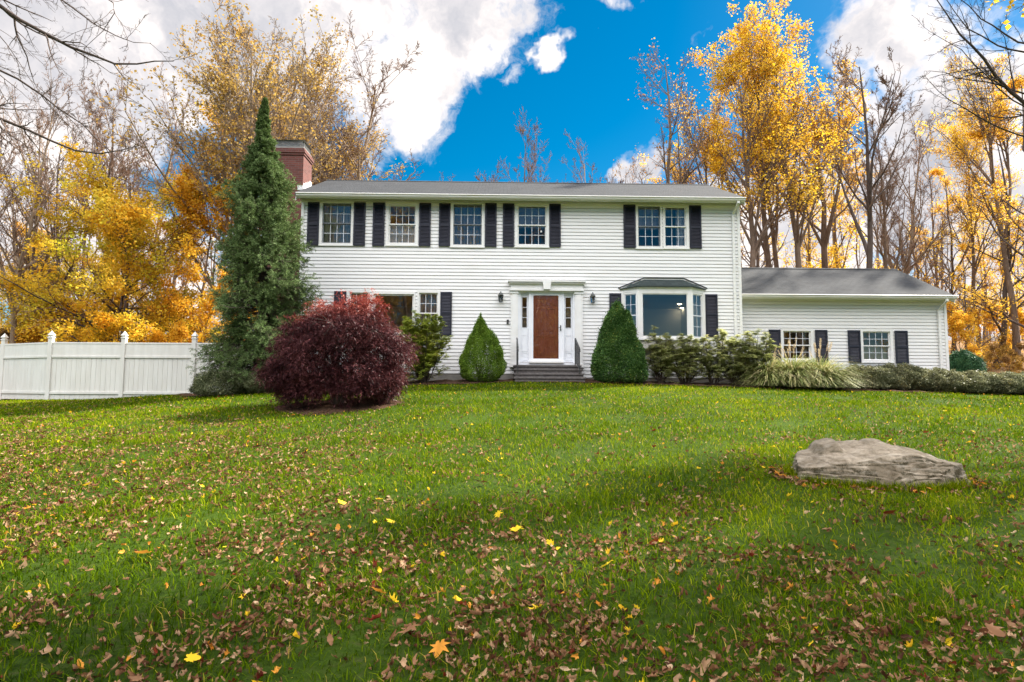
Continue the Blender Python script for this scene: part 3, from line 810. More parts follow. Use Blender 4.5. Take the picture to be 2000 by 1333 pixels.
m.prism([(E[0][0]-.02, E[0][2]+.01), (T[0][0]-.01, zr+.035), (T[1][0]+.01, zr+.035), (E[3][0]+.02, E[3][2]+.01), (E[3][0]+.02, E[3][2]+.04), (T[1][0]+.015, zr+.06), (T[0][0]-.015, zr+.06), (E[0][0]-.02, E[0][2]+.04)], 'y', YF-.035, YF-.015)
m.build('roof_edge', M['shutter'], bay)
# bay interior floor board
m = MB(); m.prism([(lx0+.05, YF+.3), (bx0, YBb+.06), (bx1, YBb+.06), (lx1-.05, YF+.3)], 'z', zB_+.001, zB_+.02); m.build('window_seat', M['trim'], bay)
# ================================================================ wing
WXR = at(1849, 650, YW)[0]; WZB = at(1700, 727, YW)[1]; WZE = at(1650, 586, YW)[1]
WYE = YW-.33; WYR = 21.2; WZR = at(1600, 525, WYR)[1]; WYB = 2*WYR-YW
WO = []
window((1529.6, 1583.6, 647, 702.6), YW, 4, wopen=WO, curtain=('curtain', 'sides'), label='left wing window with dark panes behind the grass plumes')
window((1685, 1738.4, 648, 704), YW, 4, wopen=WO, curtain=('blind_cream', 'lower'), label='right wing window with a cream blind in its lower half')
for r_ in ((1501.4, 1524, 644.4, 706.5), (1592, 1615.4, 645, 707.5), (1655.6, 1679.6, 645.6, 709), (1747.4, 1772, 646.5, 710.5)): shutter(r_, YW, .5)
m = MB(); siding(m, XR-.05, WXR, WZB, WZE, YW, WO); H(m, 'wing_wall', 'siding', label='white clapboard wall of the low right wing')
m = MB(); siding(m, YW, WYB, WZB, WZE+.1, WXR-.002, [], side=1)
m.poly([(WXR-.004, YW+.05, WZE), (WXR-.004, WYB, WZE), (WXR-.004, WYR, WZR-.1)]); m.box(XR, WXR-.01, WYB-.02, WYB, WZB, WZE)
H(m, 'wing_side_wall', 'siding')
m = MB(); m.box(WXR-.07, WXR+.012, YW-.03, YW+.06, WZB-.02, WZE+.02); m.box(XR+.01, WXR-.07, YW-.028, YW-.004, WZE-.07, WZE+.02)
H(m, 'wing_corner_board', 'trim')
m = MB(); m.box(XR, WXR-.02, YW-.004, YW+.2, WZB-1.0, WZB-.001); H(m, 'wing_foundation', 'concrete')
m = MB(); m.box(XR+.1, WXR-.1, WYB-.4, WYB-.35, WZB, WZE); m.box(XR+.1, WXR-.1, YW+.12, WYB-.3, WZE-.05, WZE); m.box(XR+.1, WXR-.1, YW+.1, WYB-.3, WZB+.02, WZB+.05)
m.box((XR+WXR)/2-.3, (XR+WXR)/2-.24, YW+.2, WYB-.4, WZB+.05, WZE-.05)
H(m, 'wing_interior', 'room')
zwe = at(1650, 577.5, WYE)[1]
m = MB(); m.prism([(WYE-.03, zwe), (WYR, WZR), (2*WYR-WYE+.03, zwe), (2*WYR-WYE+.03, zwe-.08), (WYR, WZR-.08), (WYE-.03, zwe-.08)], 'x', XR+.005, WXR+.1)
rw = uvproj(H(m, 'wing_roof', 'roof', label='grey shingle roof of the low right wing'))
m = MB(); m.prism([(WYR-.13, WZR-.045), (WYR, WZR+.022), (WYR+.13, WZR-.045), (WYR, WZR+.004)], 'x', XR+.01, WXR+.11); uvproj(m.build('ridge_cap', M['roof'], rw))
m = MB(); m.prism([(WYE+.02, zwe-.03), (WYR, WZR-.05), (WYR, WZR-.22), (WYE+.02, zwe-.2)], 'x', WXR+.06, WXR+.085); H(m, 'rake_board', 'trim')
m = MB(); m.box(XR+.01, WXR+.05, WYE+.012, YW+.02, WZE, WZE+.03); H(m, 'soffit', 'soffit')
zwt = at(1650, 575.5, WYE-.1)[1]
gutter(XR+.012, WXR+.09, WYE, zwt)
downspout(at(1834, 650, YW)[0]+.02, YW, WYE-.05, zwt-.115, WZB-.1)
# ================================================================ GROUND
xs = np.concatenate([np.linspace(-70, -18, 27), np.linspace(-17, 17, 137), np.linspace(18, 70, 27)])
ys = np.concatenate([np.linspace(-30, -1, 16), np.linspace(0, 19, 96), np.linspace(19.5, 110, 60)])
GX, GY = np.meshgrid(xs, ys); GZ = ground(GX, GY)
V = np.stack([GX.ravel(), GY.ravel(), GZ.ravel()], 1)
nx, ny = len(xs), len(ys)
I = (np.arange(ny-1)[:, None]*nx+np.arange(nx-1)[None, :]).ravel()
F = np.stack([I, I+1, I+nx+1, I+nx], 1)
cx = V[F].mean(1)
wood = (cx[:, 1] > 19.3)
me = npmesh('ground', V, [F], [M['lawn'], M['forest_floor']], matidx=wood.astype(int), smooth=True)
link('ground', me, kind='structure')
# ================================================================ VEGETATION GENERATORS
def nrm(v): return v/np.maximum(np.linalg.norm(v, axis=-1, keepdims=True), 1e-9)
def perp(rng, d):
    r = rng.normal(size=d.shape); return nrm(r - d*(r*d).sum(-1, keepdims=True))
def tubes(P, Rd, n):
    """P (M,K,3), Rd (M,K) -> verts, quads"""
    Mn, K, _ = P.shape
    T = np.empty_like(P); T[:, 1:-1] = P[:, 2:]-P[:, :-2]; T[:, 0] = P[:, 1]-P[:, 0]; T[:, -1] = P[:, -1]-P[:, -2]
    T = nrm(T)
    ref = np.where(np.abs(T[:, :1, 2:3]) > .9, np.array([1., 0, 0]), np.array([0, 0, 1.]))
    A = nrm(np.cross(T, np.broadcast_to(ref, T.shape))); B = np.cross(T, A)
    an = np.arange(n)*2*PI/n
    V = P[:, :, None]+Rd[:, :, None, None]*(np.cos(an)[None, None, :, None]*A[:, :, None]+np.sin(an)[None, None, :, None]*B[:, :, None])
    m, k, j = np.meshgrid(np.arange(Mn), np.arange(K-1), np.arange(n), indexing='ij')
    b = (m*K+k)*n
    F = np.stack([b+j, b+(j+1) % n, b+n+(j+1) % n, b+n+j], -1).reshape(-1, 4)
    return V.reshape(-1, 3), F
def merge(parts):
    """[(V, F)] all quads"""
    o = 0; Vs = []; Fs = []
    for V, F in parts: Vs.append(V); Fs.append(F+o); o += len(V)
    return np.concatenate(Vs), np.concatenate(Fs)
def spawn(rng, P, Rd, n, t0, t1, ang, length, K, up=.0, wob=.12, rs=.6, rtip=.25, minr=.003, bias=None, taper_len=.6, flat=0):
    """children along every parent polyline"""
    Mn, Kp, _ = P.shape
    t = np.sort(rng.uniform(t0, t1, (Mn, n)), axis=1)
    if t1 > .97: t[:, -1] = .995
    f = t*(Kp-1); i = np.minimum(f.astype(int), Kp-2); u = (f-i)[..., None]
    mi = np.arange(Mn)[:, None]
    p0 = P[mi, i]*(1-u)+P[mi, i+1]*u
    pd = nrm(P[mi, i+1]-P[mi, i]); pr = Rd[mi, i]*(1-u[..., 0])+Rd[mi, i+1]*u[..., 0]
    pl = np.linalg.norm(P[:, 1:]-P[:, :-1], axis=-1).sum(1)[:, None]
    p0 = p0.reshape(-1, 3); pd = pd.reshape(-1, 3); pr = pr.reshape(-1)
    a = np.radians(rng.uniform(ang[0], ang[1], len(p0)))
    q = perp(rng, pd)
    if flat: q[:, 2] *= (1-flat); q = nrm(q)
    d = nrm(pd*np.cos(a)[:, None]+q*np.sin(a)[:, None])
    L = (length(t) if callable(length) else length*(1-taper_len*t))*np.ones_like(t)
    L = (L*pl).reshape(-1)*rng.uniform(.65, 1.2, len(p0))
    Q = np.empty((len(p0), K, 3)); Q[:, 0] = p0
    for k in range(1, K):
        Q[:, k] = Q[:, k-1]+d*(L/(K-1))[:, None]
        d = d+rng.normal(size=d.shape)*wob; d[:, 2] += up
        if bias is not None: d = d+np.asarray(bias)
        d = nrm(d)
    r0 = np.maximum(np.minimum(pr*rs, pr), minr)
    Rr = r0[:, None]*np.linspace(1, rtip, K)[None, :]
    return Q, np.maximum(Rr, minr*.7)
def leafquads(P, D, N, L, W, bend=.12):
    S = nrm(np.cross(D, N)); N = np.cross(S, D)
    L = np.broadcast_to(L, len(P))[:, None]; W = np.broadcast_to(W, len(P))[:, None]
    a = P; c = P+D*L; mid = P+D*L*.45+N*L*bend
    V = np.stack([a, mid+S*W/2, c, mid-S*W/2], 1).reshape(-1, 3)
    F = np.arange(len(P)*4).reshape(-1, 4)
    return V, F
def leaves_on(rng, P, Rd, per, size, spread=.12, droop=.3, clump=None):
    """leaves around the outer points of twigs"""
    Mn, K, _ = P.shape
    n = Mn*per
    m = rng.integers(0, Mn, n); t = rng.uniform(.25, 1, n)*(K-1); i = np.minimum(t.astype(int), K-2); u = (t-i)[:, None]
    p = P[m, i]*(1-u)+P[m, i+1]*u + rng.normal(size=(n, 3))*spread
    if clump is not None:
        keep = clump(p); p = p[keep]; n = len(p)
    d = nrm(rng.normal(size=(n, 3))+np.array([0, 0, -droop])); nn = nrm(rng.normal(size=(n, 3))+np.array([0, 0, .3]))
    s = size*rng.uniform(.6, 1.25, n)
    return leafquads(p, d, nn, s, s*.8)
def noise3(rng, scale):
    """cheap smooth pseudo noise field"""
    W_ = rng.normal(size=(7, 3))/scale; ph = rng.uniform(0, 2*PI, 7)
    return lambda p: np.sin(p@W_.T+ph).mean(1)*1.6
TREES = {}
def tree_proto(key, seed, h, r0, lean=(0, 0), base=.3, n1=14, n2=8, n3=7, n4=5, l1=.34, l2=.42, l3=.42, l4=.45, a1=(25, 48), up=.05, bias=None,
               leaf=0, lsize=.12, lmat='leaf_yellow', gap=.15, bmat='bark', fork=None, crownf=None, sides=8, spread=.16, wob=.1, twigr=.006, twigmat='twig', leafh=None):
    rng = np.random.default_rng(seed)
    K = 10
    tt = np.linspace(0, 1, K)
    trunk = np.zeros((1, K, 3)); trunk[0, :, 2] = tt*h
    trunk[0, :, 0] = lean[0]*tt**1.5+np.cumsum(rng.normal(size=K)*.012*h*.6)*(tt > 0); trunk[0, :, 1] = lean[1]*tt**1.5+np.cumsum(rng.normal(size=K)*.01*h*.6)*(tt > 0)
    Rt = (r0*(1-.88*tt**.9))[None]; Rt[0, 0] *= 1.25
    big = [tubes(trunk, Rt, sides)]
    src_P, src_R = trunk, Rt
    if fork:
        for (t0, ang, az, lf) in fork:
            # a second stem leaving at height t0
            i = t0*(K-1); i0 = int(i); p0 = trunk[0, i0]*(1-(i-i0))+trunk[0, i0+1]*(i-i0)
            d = np.array([math.cos(az)*math.sin(ang), math.sin(az)*math.sin(ang), math.cos(ang)])
            q = np.zeros((K, 3)); q[0] = p0
            for k in range(1, K):
                q[k] = q[k-1]+d*h*lf/(K-1); d = nrm(d+rng.normal(size=3)*.06+np.array([0, 0, .05]))
            rr = Rt[0, i0]*.72*(1-.85*tt)
            src_P = np.concatenate([src_P, q[None]]); src_R = np.concatenate([src_R, rr[None]])
            big.append(tubes(q[None], rr[None], sides))
    lf1 = crownf or (lambda t: l1*(1.15-.75*t))
    P1, R1 = spawn(rng, src_P, src_R, n1, base, 1, a1, lf1, 8, up=up, wob=wob, rs=.55, bias=bias)
    big.append(tubes(P1, R1, 6))
    P2, R2 = spawn(rng, P1, R1, n2, .22, 1, (25, 55), l2, 6, up=up, wob=wob*1.3, rs=.6, minr=twigr*1.4, bias=bias)
    P3, R3 = spawn(rng, P2, R2, n3, .15, 1, (25, 60), l3, 4, up=up*.7, wob=wob*1.6, rs=.65, minr=twigr, bias=bias)
    small = [tubes(P2, R2, 5), tubes(P3, R3, 4)]
    last = (P3, R3)
    if n4:
        P4, R4 = spawn(rng, P3, R3, n4, .1, 1, (25, 60), l4, 3, up=up*.5, wob=wob*1.5, rs=.7, minr=twigr*.75, bias=bias)
        small.append(tubes(P4, R4, 3)); last = (P4, R4)
    Vb, Fb = merge(big); Vs, Fs = merge(small)
    mt = npmesh(key+'_trunk', Vb, [Fb], M[bmat], smooth=True)
    mats = [M[twigmat]]; mi = np.zeros(len(Fs), int); V, F = Vs, Fs; rnd = np.zeros(len(Fs))
    if leaf:
        f = noise3(rng, h*.05); g = noise3(rng, h*.16)
        def clump(p):
            k = rng.uniform(0, 1, len(p)) < 1/(1+np.exp(-((f(p)*.6+g(p)*.6)-(gap*2-1)*.8)*5))
            if leafh is not None: k &= rng.uniform(0, 1, len(p)) < np.interp(p[:, 2]/h, leafh[0], leafh[1])
            return k
        LP, LF = leaves_on(rng, last[0], last[1], leaf, lsize, spread, clump=clump)
        V, F = merge([(Vs, Fs), (LP, LF)]); mats.append(M[lmat])
        mi = np.concatenate([mi, np.ones(len(LF), int)])
        nl = len(LF); cen = LP.reshape(-1, 4, 3)[:, 0]
        rr = np.clip(.5+.28*noise3(rng, h*.07)(cen)+rng.normal(size=nl)*.17, 0, 1)
        rnd = np.concatenate([rnd, rr])
    mc = npmesh(key+'_crown', V, [F], mats, rnd=rnd, matidx=mi)
    hm = float(np.percentile(V[:, 2], 99.7)); TREES[key] = (mt, mc, 'crown' if leaf else 'branches', hm)
def place_tree(key, px, Y, top, label, name='tree', cat='tree', rz=None, group='trees of the wood around the house', wide=1.0, x=None, seed=[0]):
    mt, mc, cn, h = TREES[key]
    seed[0] += 1
    if x is None: x = at(px, 700, Y)[0]
    z = gz(x, Y)-.05
    ztop = at(px, top, Y)[1] if top is not None else z+h
    s = (ztop-z)/h
    r = empty(name, (x, Y, z), rz if rz is not None else (seed[0]*2.399) % (2*PI), label=label, cat=cat, group=group)
    r.scale = (s*wide, s*wide, s)
    link('trunk', mt, r); link(cn, mc, r)
    return r
UPZ = np.array([0, 0, 1.])
tree_proto('bare_a', 1, 15, .19, n1=22, n2=11, n3=9, n4=6, l1=.38, twigr=.008, base=.25, up=.10, a1=(18, 42))
tree_proto('bare_b', 2, 15, .18, lean=(1.2, 0), n1=18, n2=10, n3=9, n4=6, twigr=.008, l1=.42, base=.25, up=.09, a1=(20, 50), bmat='bark_tan', fork=[(.3, .35, 2.5, .6)])
tree_proto('bare_c', 3, 15, .19, lean=(-1.5, .5), n1=12, n2=9, n3=8, n4=6, l1=.36, twigr=.008, base=.42, up=.12, a1=(18, 40), bmat='bark_dark', fork=[(.38, .4, .2, .62), (.5, .5, 3.0, .45)])
tree_proto('thin', 4, 12, .085, lean=(.3, .2), n1=12, n2=6, n3=5, n4=4, l1=.22, base=.35, up=.1, a1=(20, 50), twigr=.005)
tree_proto('few', 5, 15, .19, n1=20, n2=9, n3=8, n4=5, l1=.38, base=.22, up=.10, a1=(22, 48), leaf=1, lsize=.10, lmat='leaf_rust', gap=.66, leafh=([0, .3, .6, 1], [1, .9, .3, .2]))
tree_proto('yel_a', 6, 16, .20, n1=24, n2=10, n3=8, n4=4, l1=.46, base=.34, up=.07, a1=(14, 36), leaf=3, lsize=.10, lmat='leaf_yellow', gap=.50, bmat='bark', spread=.12)
tree_proto('yel_b', 7, 16, .19, lean=(-.8, 0), n1=16, n2=10, n3=8, n4=4, l1=.46, base=.36, up=.07, a1=(14, 38), leaf=3, lsize=.10, lmat='leaf_amber', gap=.49, fork=[(.4, .22, 1, .58)], spread=.12)
tree_proto('yel_c', 8, 14, .15, n1=18, n2=8, n3=7, n4=4, l1=.30, base=.12, up=.05, a1=(30, 65), leaf=3, lsize=.10, lmat='leaf_amber', gap=.46, bmat='bark_dark', spread=.13)
tree_proto('yel_d', 9, 13, .13, n1=18, n2=8, n3=7, n4=4, l1=.28, base=.15, up=.05, a1=(30, 65), leaf=3, lsize=.10, lmat='leaf_yellow', gap=.48, spread=.13)
tree_proto('tips', 10, 13, .2, lean=(-.6, 0), n1=26, n2=11, n3=9, n4=5, crownf=lambda t: .75-.5*t, base=.16, up=.09, wob=.07, twigr=.008, bias=(-.02, 0, 0), a1=(16, 42), leaf=1, lsize=.10, lmat='leaf_brown', gap=.42, bmat='bark_tan', twigmat='bark_tan', fork=[(.3, .35, 3.1, .6)], leafh=([0, .5, .75, 1], [.15, .15, .8, 1]))
def dome(t):   # broad oval crown
    return .50*np.sqrt(np.clip(1-((t-.35)/.72)**2, .05, 1))
tree_proto('maple_a', 11, 9, .12, n1=30, n2=9, n3=7, n4=4, crownf=dome, base=.06, up=.02, a1=(50, 78), wob=.08, leaf=5, lsize=.095, lmat='leaf_orange', gap=.31, bmat='bark_dark', spread=.12, fork=[(.12, .3, .6, .75)])
def narrow(t): return .34*np.sqrt(np.clip(1-((t-.35)/.72)**2, .05, 1))
tree_proto('maple_b', 12, 9, .09, n1=26, n2=8, n3=7, n4=4, crownf=narrow, base=.16, up=.04, a1=(40, 70), wob=.08, leaf=5, lsize=.10, lmat='leaf_amber', gap=.32, bmat='bark', spread=.12)
tree_proto('brush_a', 13, 2.4, .03, n1=14, n2=7, n3=6, n4=0, l1=.6, base=.02, up=.02, a1=(25, 65), leaf=9, lsize=.085, lmat='brush', gap=.25, spread=.09)
tree_proto('brush_y', 14, 3.2, .035, n1=16, n2=8, n3=6, n4=0, l1=.5, base=.03, up=.04, a1=(25, 60), leaf=10, lsize=.085, lmat='leaf_amber', gap=.25, spread=.1)
def bush(base, seed, s): pass
# ---- right hand wood
RT = [
 ('few', 1302, 27, 55, 'tall nearly bare tree with few rusty leaves, rising behind the right half of the roof', .9),
 ('yel_b', 1400, 31, 130, 'yellow leaved tree standing between the nearly bare tree and the tall golden grove', .85),
 ('yel_a', 1467, 27, 55, 'tall golden tree whose trunk shows just right of the main roof end', 1.0),
 ('yel_a', 1512, 29, 35, 'tallest golden tree of the grove behind the right end of the house', .95),
 ('yel_b', 1532, 32, 70, 'golden tree close behind the tallest one of the grove', .8),
 ('yel_a', 1562, 27.5, 50, 'golden tree with a straight dark trunk above the wing ridge', 1.0),
 ('yel_b', 1618, 31, 85, 'golden tree on the right edge of the grove, orange at its top', 1.15),
 ('yel_d', 1650, 36, 230, 'slim yellow tree low behind the golden grove', 1.0),
 ('yel_d', 1585, 38, 260, 'slim yellow tree far behind the straight dark trunk', 1.0),
 ('yel_c', 1500, 38, 300, 'slim amber tree low behind the wing roof near the main block', 1.1),
 ('bare_c', 1700, 27, 95, 'dark forked bare tree against the bright cloud right of the golden grove', 1.0),
 ('bare_a', 1742, 28, 200, 'bare tree leaning beside the dark forked one', .8),
 ('bare_b', 1776, 29, 210, 'pale bare tree with a forked trunk behind the wing roof end', .9),
 ('thin', 1690, 36, 330, 'thin bare sapling behind the dark forked tree', 1.0),
 ('thin', 1722, 38, 360, 'thin bare sapling between the forked tree and the leaning one', 1.0),
 ('thin', 1808, 33, 300, 'thin bare sapling above the wing roof slope', 1.2),
 ('few', 1835, 32, 250, 'slender tree with scattered rusty leaves right of the wing roof', .55),
 ('yel_d', 1795, 40, 440, 'small pale yellow tree far behind the wing roof slope', 1.1),
 ('yel_c', 1860, 30, 330, 'amber tree just right of the wing gutter end', .9),
 ('yel_c', 1885, 25.5, 480, 'small orange maple beside the wing corner', .9),
 ('yel_a', 1905, 29, 215, 'golden tree with tall trunk in the wood right of the wing', .8),
 ('yel_c', 1945, 27, 260, 'dense amber tree near the right picture edge', 1.05),
 ('yel_b', 1985, 26, 60, 'orange topped tree cut by the right picture edge', .8),
 ('yel_c', 2040, 25, 150, 'amber tree reaching in from beyond the right picture edge', 1.0),
 ('yel_d', 1925, 36, 400, 'slim yellow tree deep in the wood at right', 1.2),
 ('yel_d', 1975, 38, 380, 'pale yellow tree deepest in the wood at the right edge', 1.3),
 ('thin', 1870, 27, 430, 'thin sapling close to the small orange maple', 1.0),
 ('thin', 1955, 31, 400, 'thin bare sapling between the amber trees at right', 1.0),
]
for k, px, Y, top, lb, wd in RT: place_tree(k, px, Y, top, lb, wide=wd*1.15)
# ---- middle, far behind the roof
for k, px, Y, top, lb, wd in [
 ('bare_a', 1018, 44, 205, 'bare tree with several stems rising alone above the middle of the roof', .8),
 ('bare_b', 1075, 52, 290, 'small faint bare tree right of the lone one above the roof', .9),
 ('bare_a', 950, 55, 318, 'faint bare tree top just left of the lone one above the roof', 1.2),
 ('thin', 885, 55, 330, 'faintest bare tree top above the roof, farthest left of the middle', 1.8),
 ('bare_b', 1165, 44, 268, 'bare tree top left of the nearly bare tall tree', .9),
 ('few', 1225, 40, 300, 'low bare tree with orange leaves at the foot of the tall nearly bare one', .8)]:
    place_tree(k, px, Y, top, lb, wide=wd)
# ---- left hand wood
for k, px, Y, top, lb, wd in [
 ('maple_a', 248, 24, 318, 'broad orange and green maple rising behind the white fence', 1.05),
 ('maple_b', 398, 25, 340, 'narrow amber maple between the broad maple and the dark spruce', 1.0),
 ('maple_a', 120, 27, 455, 'low green and orange maple behind the left fence post', .9),
 ('yel_d', 455, 31, 215, 'bright yellow tree glowing behind the spruce', 1.2),
 ('yel_a', 505, 33, 190, 'bright yellow tree hidden partly by the spruce top', .85),
 ('tips', 470, 27, 45, 'tall tree with brown leaves on its wind swept tips, left of the chimney', 1.0),
 ('tips', 565, 28, 62, 'tall tree with brown tips directly behind the chimney', .9),
 ('bare_b', 655, 29, 78, 'grey bare tree spreading right of the chimney', 1.15),
 ('bare_a', 620, 31, 130, 'bare tree close behind the brick chimney', .9),
 ('few', 690, 36, 250, 'low bare tree with some rusty leaves at the roof left end', .9),
 ('bare_b', 22, 23, 95, 'big pale bare tree at the left picture edge', .8),
 ('bare_a', 58, 25, 180, 'bare tree right beside the big pale one at the left edge', .8),
 ('bare_c', 118, 27, 200, 'bare tree with a leaning trunk over the left fence panel', .8),
 ('bare_a', 150, 31, 160, 'thin tall bare tree left of the broad maple', .7),
 ('bare_a', 205, 32, 125, 'tall bare tree crown above the broad maple', .8),
 ('bare_b', 275, 34, 150, 'bare tree crown right above the broad maple', .8),
 ('few', 330, 33, 260, 'sparse rusty tree between the broad maple and the amber one', .8),
 ('few', 90, 38, 330, 'sparse rusty tree far behind the left fence', 1.1),
 ('thin', 68, 26, 430, 'thin dark sapling behind the left fence panel', 1.0),
 ('thin', 82, 27, 470, 'thin twisted sapling beside another behind the left fence panel', 1.0),
 ('yel_d', 20, 36, 430, 'amber tree low behind the left picture edge', 1.1)]:
    place_tree(k, px, Y, top, lb, wide=wd*1.15)
# ---- undergrowth, each bush its own thing
i = 0
for k, px, Y, top, lb in [
 ('brush_y', 1872, 24.5, 610, 'yellow bush just right of the wing downspout'),
 ('brush_y', 1905, 26.5, 600, 'golden bush behind the weeping evergreen'),
 ('brush_y', 1850, 27.5, 590, 'amber bush peeking from behind the wing corner'),
 ('brush_a', 1935, 23.5, 672, 'brown leafless brush beside the weeping evergreen'),
 ('brush_a', 1970, 22.6, 680, 'brown brush behind the right hedge'),
 ('brush_a', 2005, 23.0, 668, 'brown brush cut by the right picture edge'),
 ('brush_a', 1950, 26, 655, 'low rust brown bush on the wooded slope'),
 ('brush_y', 1990, 27, 600, 'amber bush among the trunks at the right edge'),
 ('brush_y', 1940, 29, 590, 'yellow bush deeper in the wood at right'),
 ('brush_y', 355, 22.5, 628, 'yellow green bush above the fence beside the spruce'),
 ('brush_y', 60, 23.5, 640, 'rusty bush behind the left fence panel'),
 ('brush_a', 20, 23.5, 640, 'brown brush at the left picture edge behind the fence'),
 ('brush_y', 180, 23, 640, 'low amber bush behind the middle fence panel'),
 ('brush_y', 300, 23.2, 645, 'low amber bush behind the right fence panel')]:
    place_tree(k, px, Y, top, lb, name='bush', cat='bush', group='undergrowth at the edge of the wood')
# ---- a far wood that reads as one mass
def far_wood(name, spans, seed, label, hr=(8, 15), lmat='leaf_amber', lv=2):
    rng = np.random.default_rng(seed); T = []; Lp = []
    Ps = []; 
    for (x0, x1, Y0, Y1, n) in spans:
        x = rng.uniform(x0, x1, n); y = rng.uniform(Y0, Y1, n)
        for a, b in zip(x, y):
            h = rng.uniform(*hr); K = 5; tt = np.linspace(0, 1, K); p = np.zeros((K, 3)); p[:, 0] = a+rng.normal()*.5*tt; p[:, 1] = b; p[:, 2] = gz(a, b)-.1+h*tt; Ps.append(p)
    P = np.array(Ps); Rr = np.linspace(1, .25, 5)[None]*rng.uniform(.05, .13, (len(P), 1))
    P1, R1 = spawn(rng, P, Rr, 12, .2, 1, (20, 55), .26, 5, up=.06); P2, R2 = spawn(rng, P1, R1, 6, .2, 1, (25, 60), .45, 3, up=.04, minr=.008)
    P3, R3 = spawn(rng, P2, R2, 3, .2, 1, (25, 60), .5, 3, up=.04, minr=.006)
    Vs, Fs = merge([tubes(P, Rr, 5), tubes(P1, R1, 3), tubes(P2, R2, 3), tubes(P3, R3, 3)])
    g = noise3(rng, 3.0)
    LV, LF = leaves_on(rng, P3, R3, lv, .17 if lv < 3 else .22, .3, clump=lambda p: (g(p) > (.15 if lv < 3 else -.5)) & (rng.uniform(0, 1, len(p)) < np.clip(1.3-(p[:, 2]-2)/(9 if lv < 3 else 18), .1, 1)))
    V, F = merge([(Vs, Fs), (LV, LF)])
    mi = np.concatenate([np.zeros(len(Fs), int), np.ones(len(LF), int)])
    rnd = np.concatenate([np.zeros(len(Fs)), rng.uniform(0, 1, len(LF))])
    link(name, npmesh(name, V, [F], [M['bark'], M[lmat]], rnd=rnd, matidx=mi), kind='stuff', label=label, cat='woodland')
far_wood('far_woodland', [(14, 62, 42, 62, 60), (-60, -12, 42, 60, 60)], 5, 'distant wood of thin trunks and amber leaves behind the nearer trees')
# ---- overhanging bare limbs of two trees that stand beside the picture
def overhang(name, limbs, trunk, seed, label, n=(12, 7, 5), mat='bark_dark', leaf=0):
    rng = np.random.default_rng(seed)
    base = np.array([trunk[0], trunk[1], gz(*trunk)])
    root = empty(name, tuple(base), 0, label=label, cat='tree')
    K = 12; tt = np.linspace(0, 1, K)
    tr = np.zeros((1, K, 3)); tr[0, :, 2] = tt*12; tr[0, :, 0] = .3*np.sin(tt*3); Rt = (.24*(1-.8*tt))[None]
    big = [tubes(tr, Rt, 10)]; LP = []; LR = []
    for (Y, pts, r) in limbs:
        w = []
        for (px, py) in pts:
            x, z = at(px, py, Y); w.append((x, Y+.25*math.sin(px*.01), z))
        w = np.array(w)-base
        # join the limb to the trunk
        zj = min(max(w[0, 2]-.6, 1), 11); s = np.interp(zj/12, tt, tr[0, :, 0])
        w = np.concatenate([[[s, 0, zj]], w])
        dd = np.concatenate([[0], np.cumsum(np.linalg.norm(w[1:]-w[:-1], axis=1))]); u = np.linspace(0, dd[-1], 16)
        q = np.stack([np.interp(u, dd, w[:, k]) for k in range(3)], 1)
        q[1:-1] = (q[:-2]+2*q[1:-1]+q[2:])/4
        q[2:-1] += rng.normal(size=(13, 3))*.018
        LP.append(q); LR.append(r*np.linspace(1.5, .18, 16))
    LP = np.array(LP); LR = np.array(LR)
    big.append(tubes(LP, LR, 7))
    P2, R2 = spawn(rng, LP, LR, n[0], .25, 1, (25, 60), .26, 8, up=.015, wob=.13, rs=.55, minr=.0035)
    P3, R3 = spawn(rng, P2, R2, n[1], .15, 1, (25, 60), .38, 6, up=.02, wob=.16, rs=.6, minr=.0026)
    P4, R4 = spawn(rng, P3, R3, n[2], .15, 1, (25, 60), .4, 4, up=.02, wob=.2, rs=.6, minr=.002)
    Vb, Fb = merge(big); link('trunk', npmesh(name+'_t', Vb, [Fb], M[mat], smooth=True), root)
    Vs, Fs = merge([tubes(P2, R2, 5), tubes(P3, R3, 4), tubes(P4, R4, 3)])
    link('branches', npmesh(name+'_b', Vs, [Fs], M[mat]), root)
overhang('overhanging_tree', [
  (7.5, [(-120, -60), (0, 17), (50, 42), (90, 65), (130, 78), (170, 100), (215, 113), (260, 112), (345, 126)], .030),
  (7.2, [(-140, 160), (0, 228), (40, 250), (90, 268), (150, 288), (200, 290), (258, 277)], .026),
  (8.2, [(-140, 60), (0, 137), (70, 172), (130, 225), (180, 268), (230, 320)], .020),
  (8.0, [(-120, -140), (60, -40), (160, 20), (210, 60), (290, 80)], .018),
  (7.0, [(-100, -140), (100, -80), (235, 0), (180, 38), (135, 74)], .014),
  (6.6, [(-100, -20), (0, 60), (35, 110), (48, 160), (60, 200)], .010),
  ], (-8.6, 6.6), 21, 'dark bare tree reaching thin limbs in over the upper left corner')
overhang('overhanging_tree', [
  (9.5, [(2160, 260), (2000, 180), (1965, 140), (1920, 100), (1880, 75), (1850, 48), (1815, 10)], .040),
  (9.0, [(2150, 110), (2000, 83), (1950, 78), (1900, 60), (1860, 40), (1830, 0)], .022),
  (10, [(2150, 100), (2000, 68), (1950, 40), (1905, 20), (1850, -20)], .022),
  (9.8, [(2160, 220), (1975, 160), (1930, 155), (1870, 155), (1800, 150)], .020),
  (10.2, [(2160, 300), (2010, 255), (1960, 240), (1880, 215), (1840, 200), (1795, 165)], .020),
  (9.4, [(2160, 230), (2000, 195), (1960, 155), (1905, 118), (1860, 95), (1800, 75)], .016),
  ], (11.2, 9.6), 23, 'dark bare tree slanting its limbs in from the upper right corner', n=(13, 8, 5))
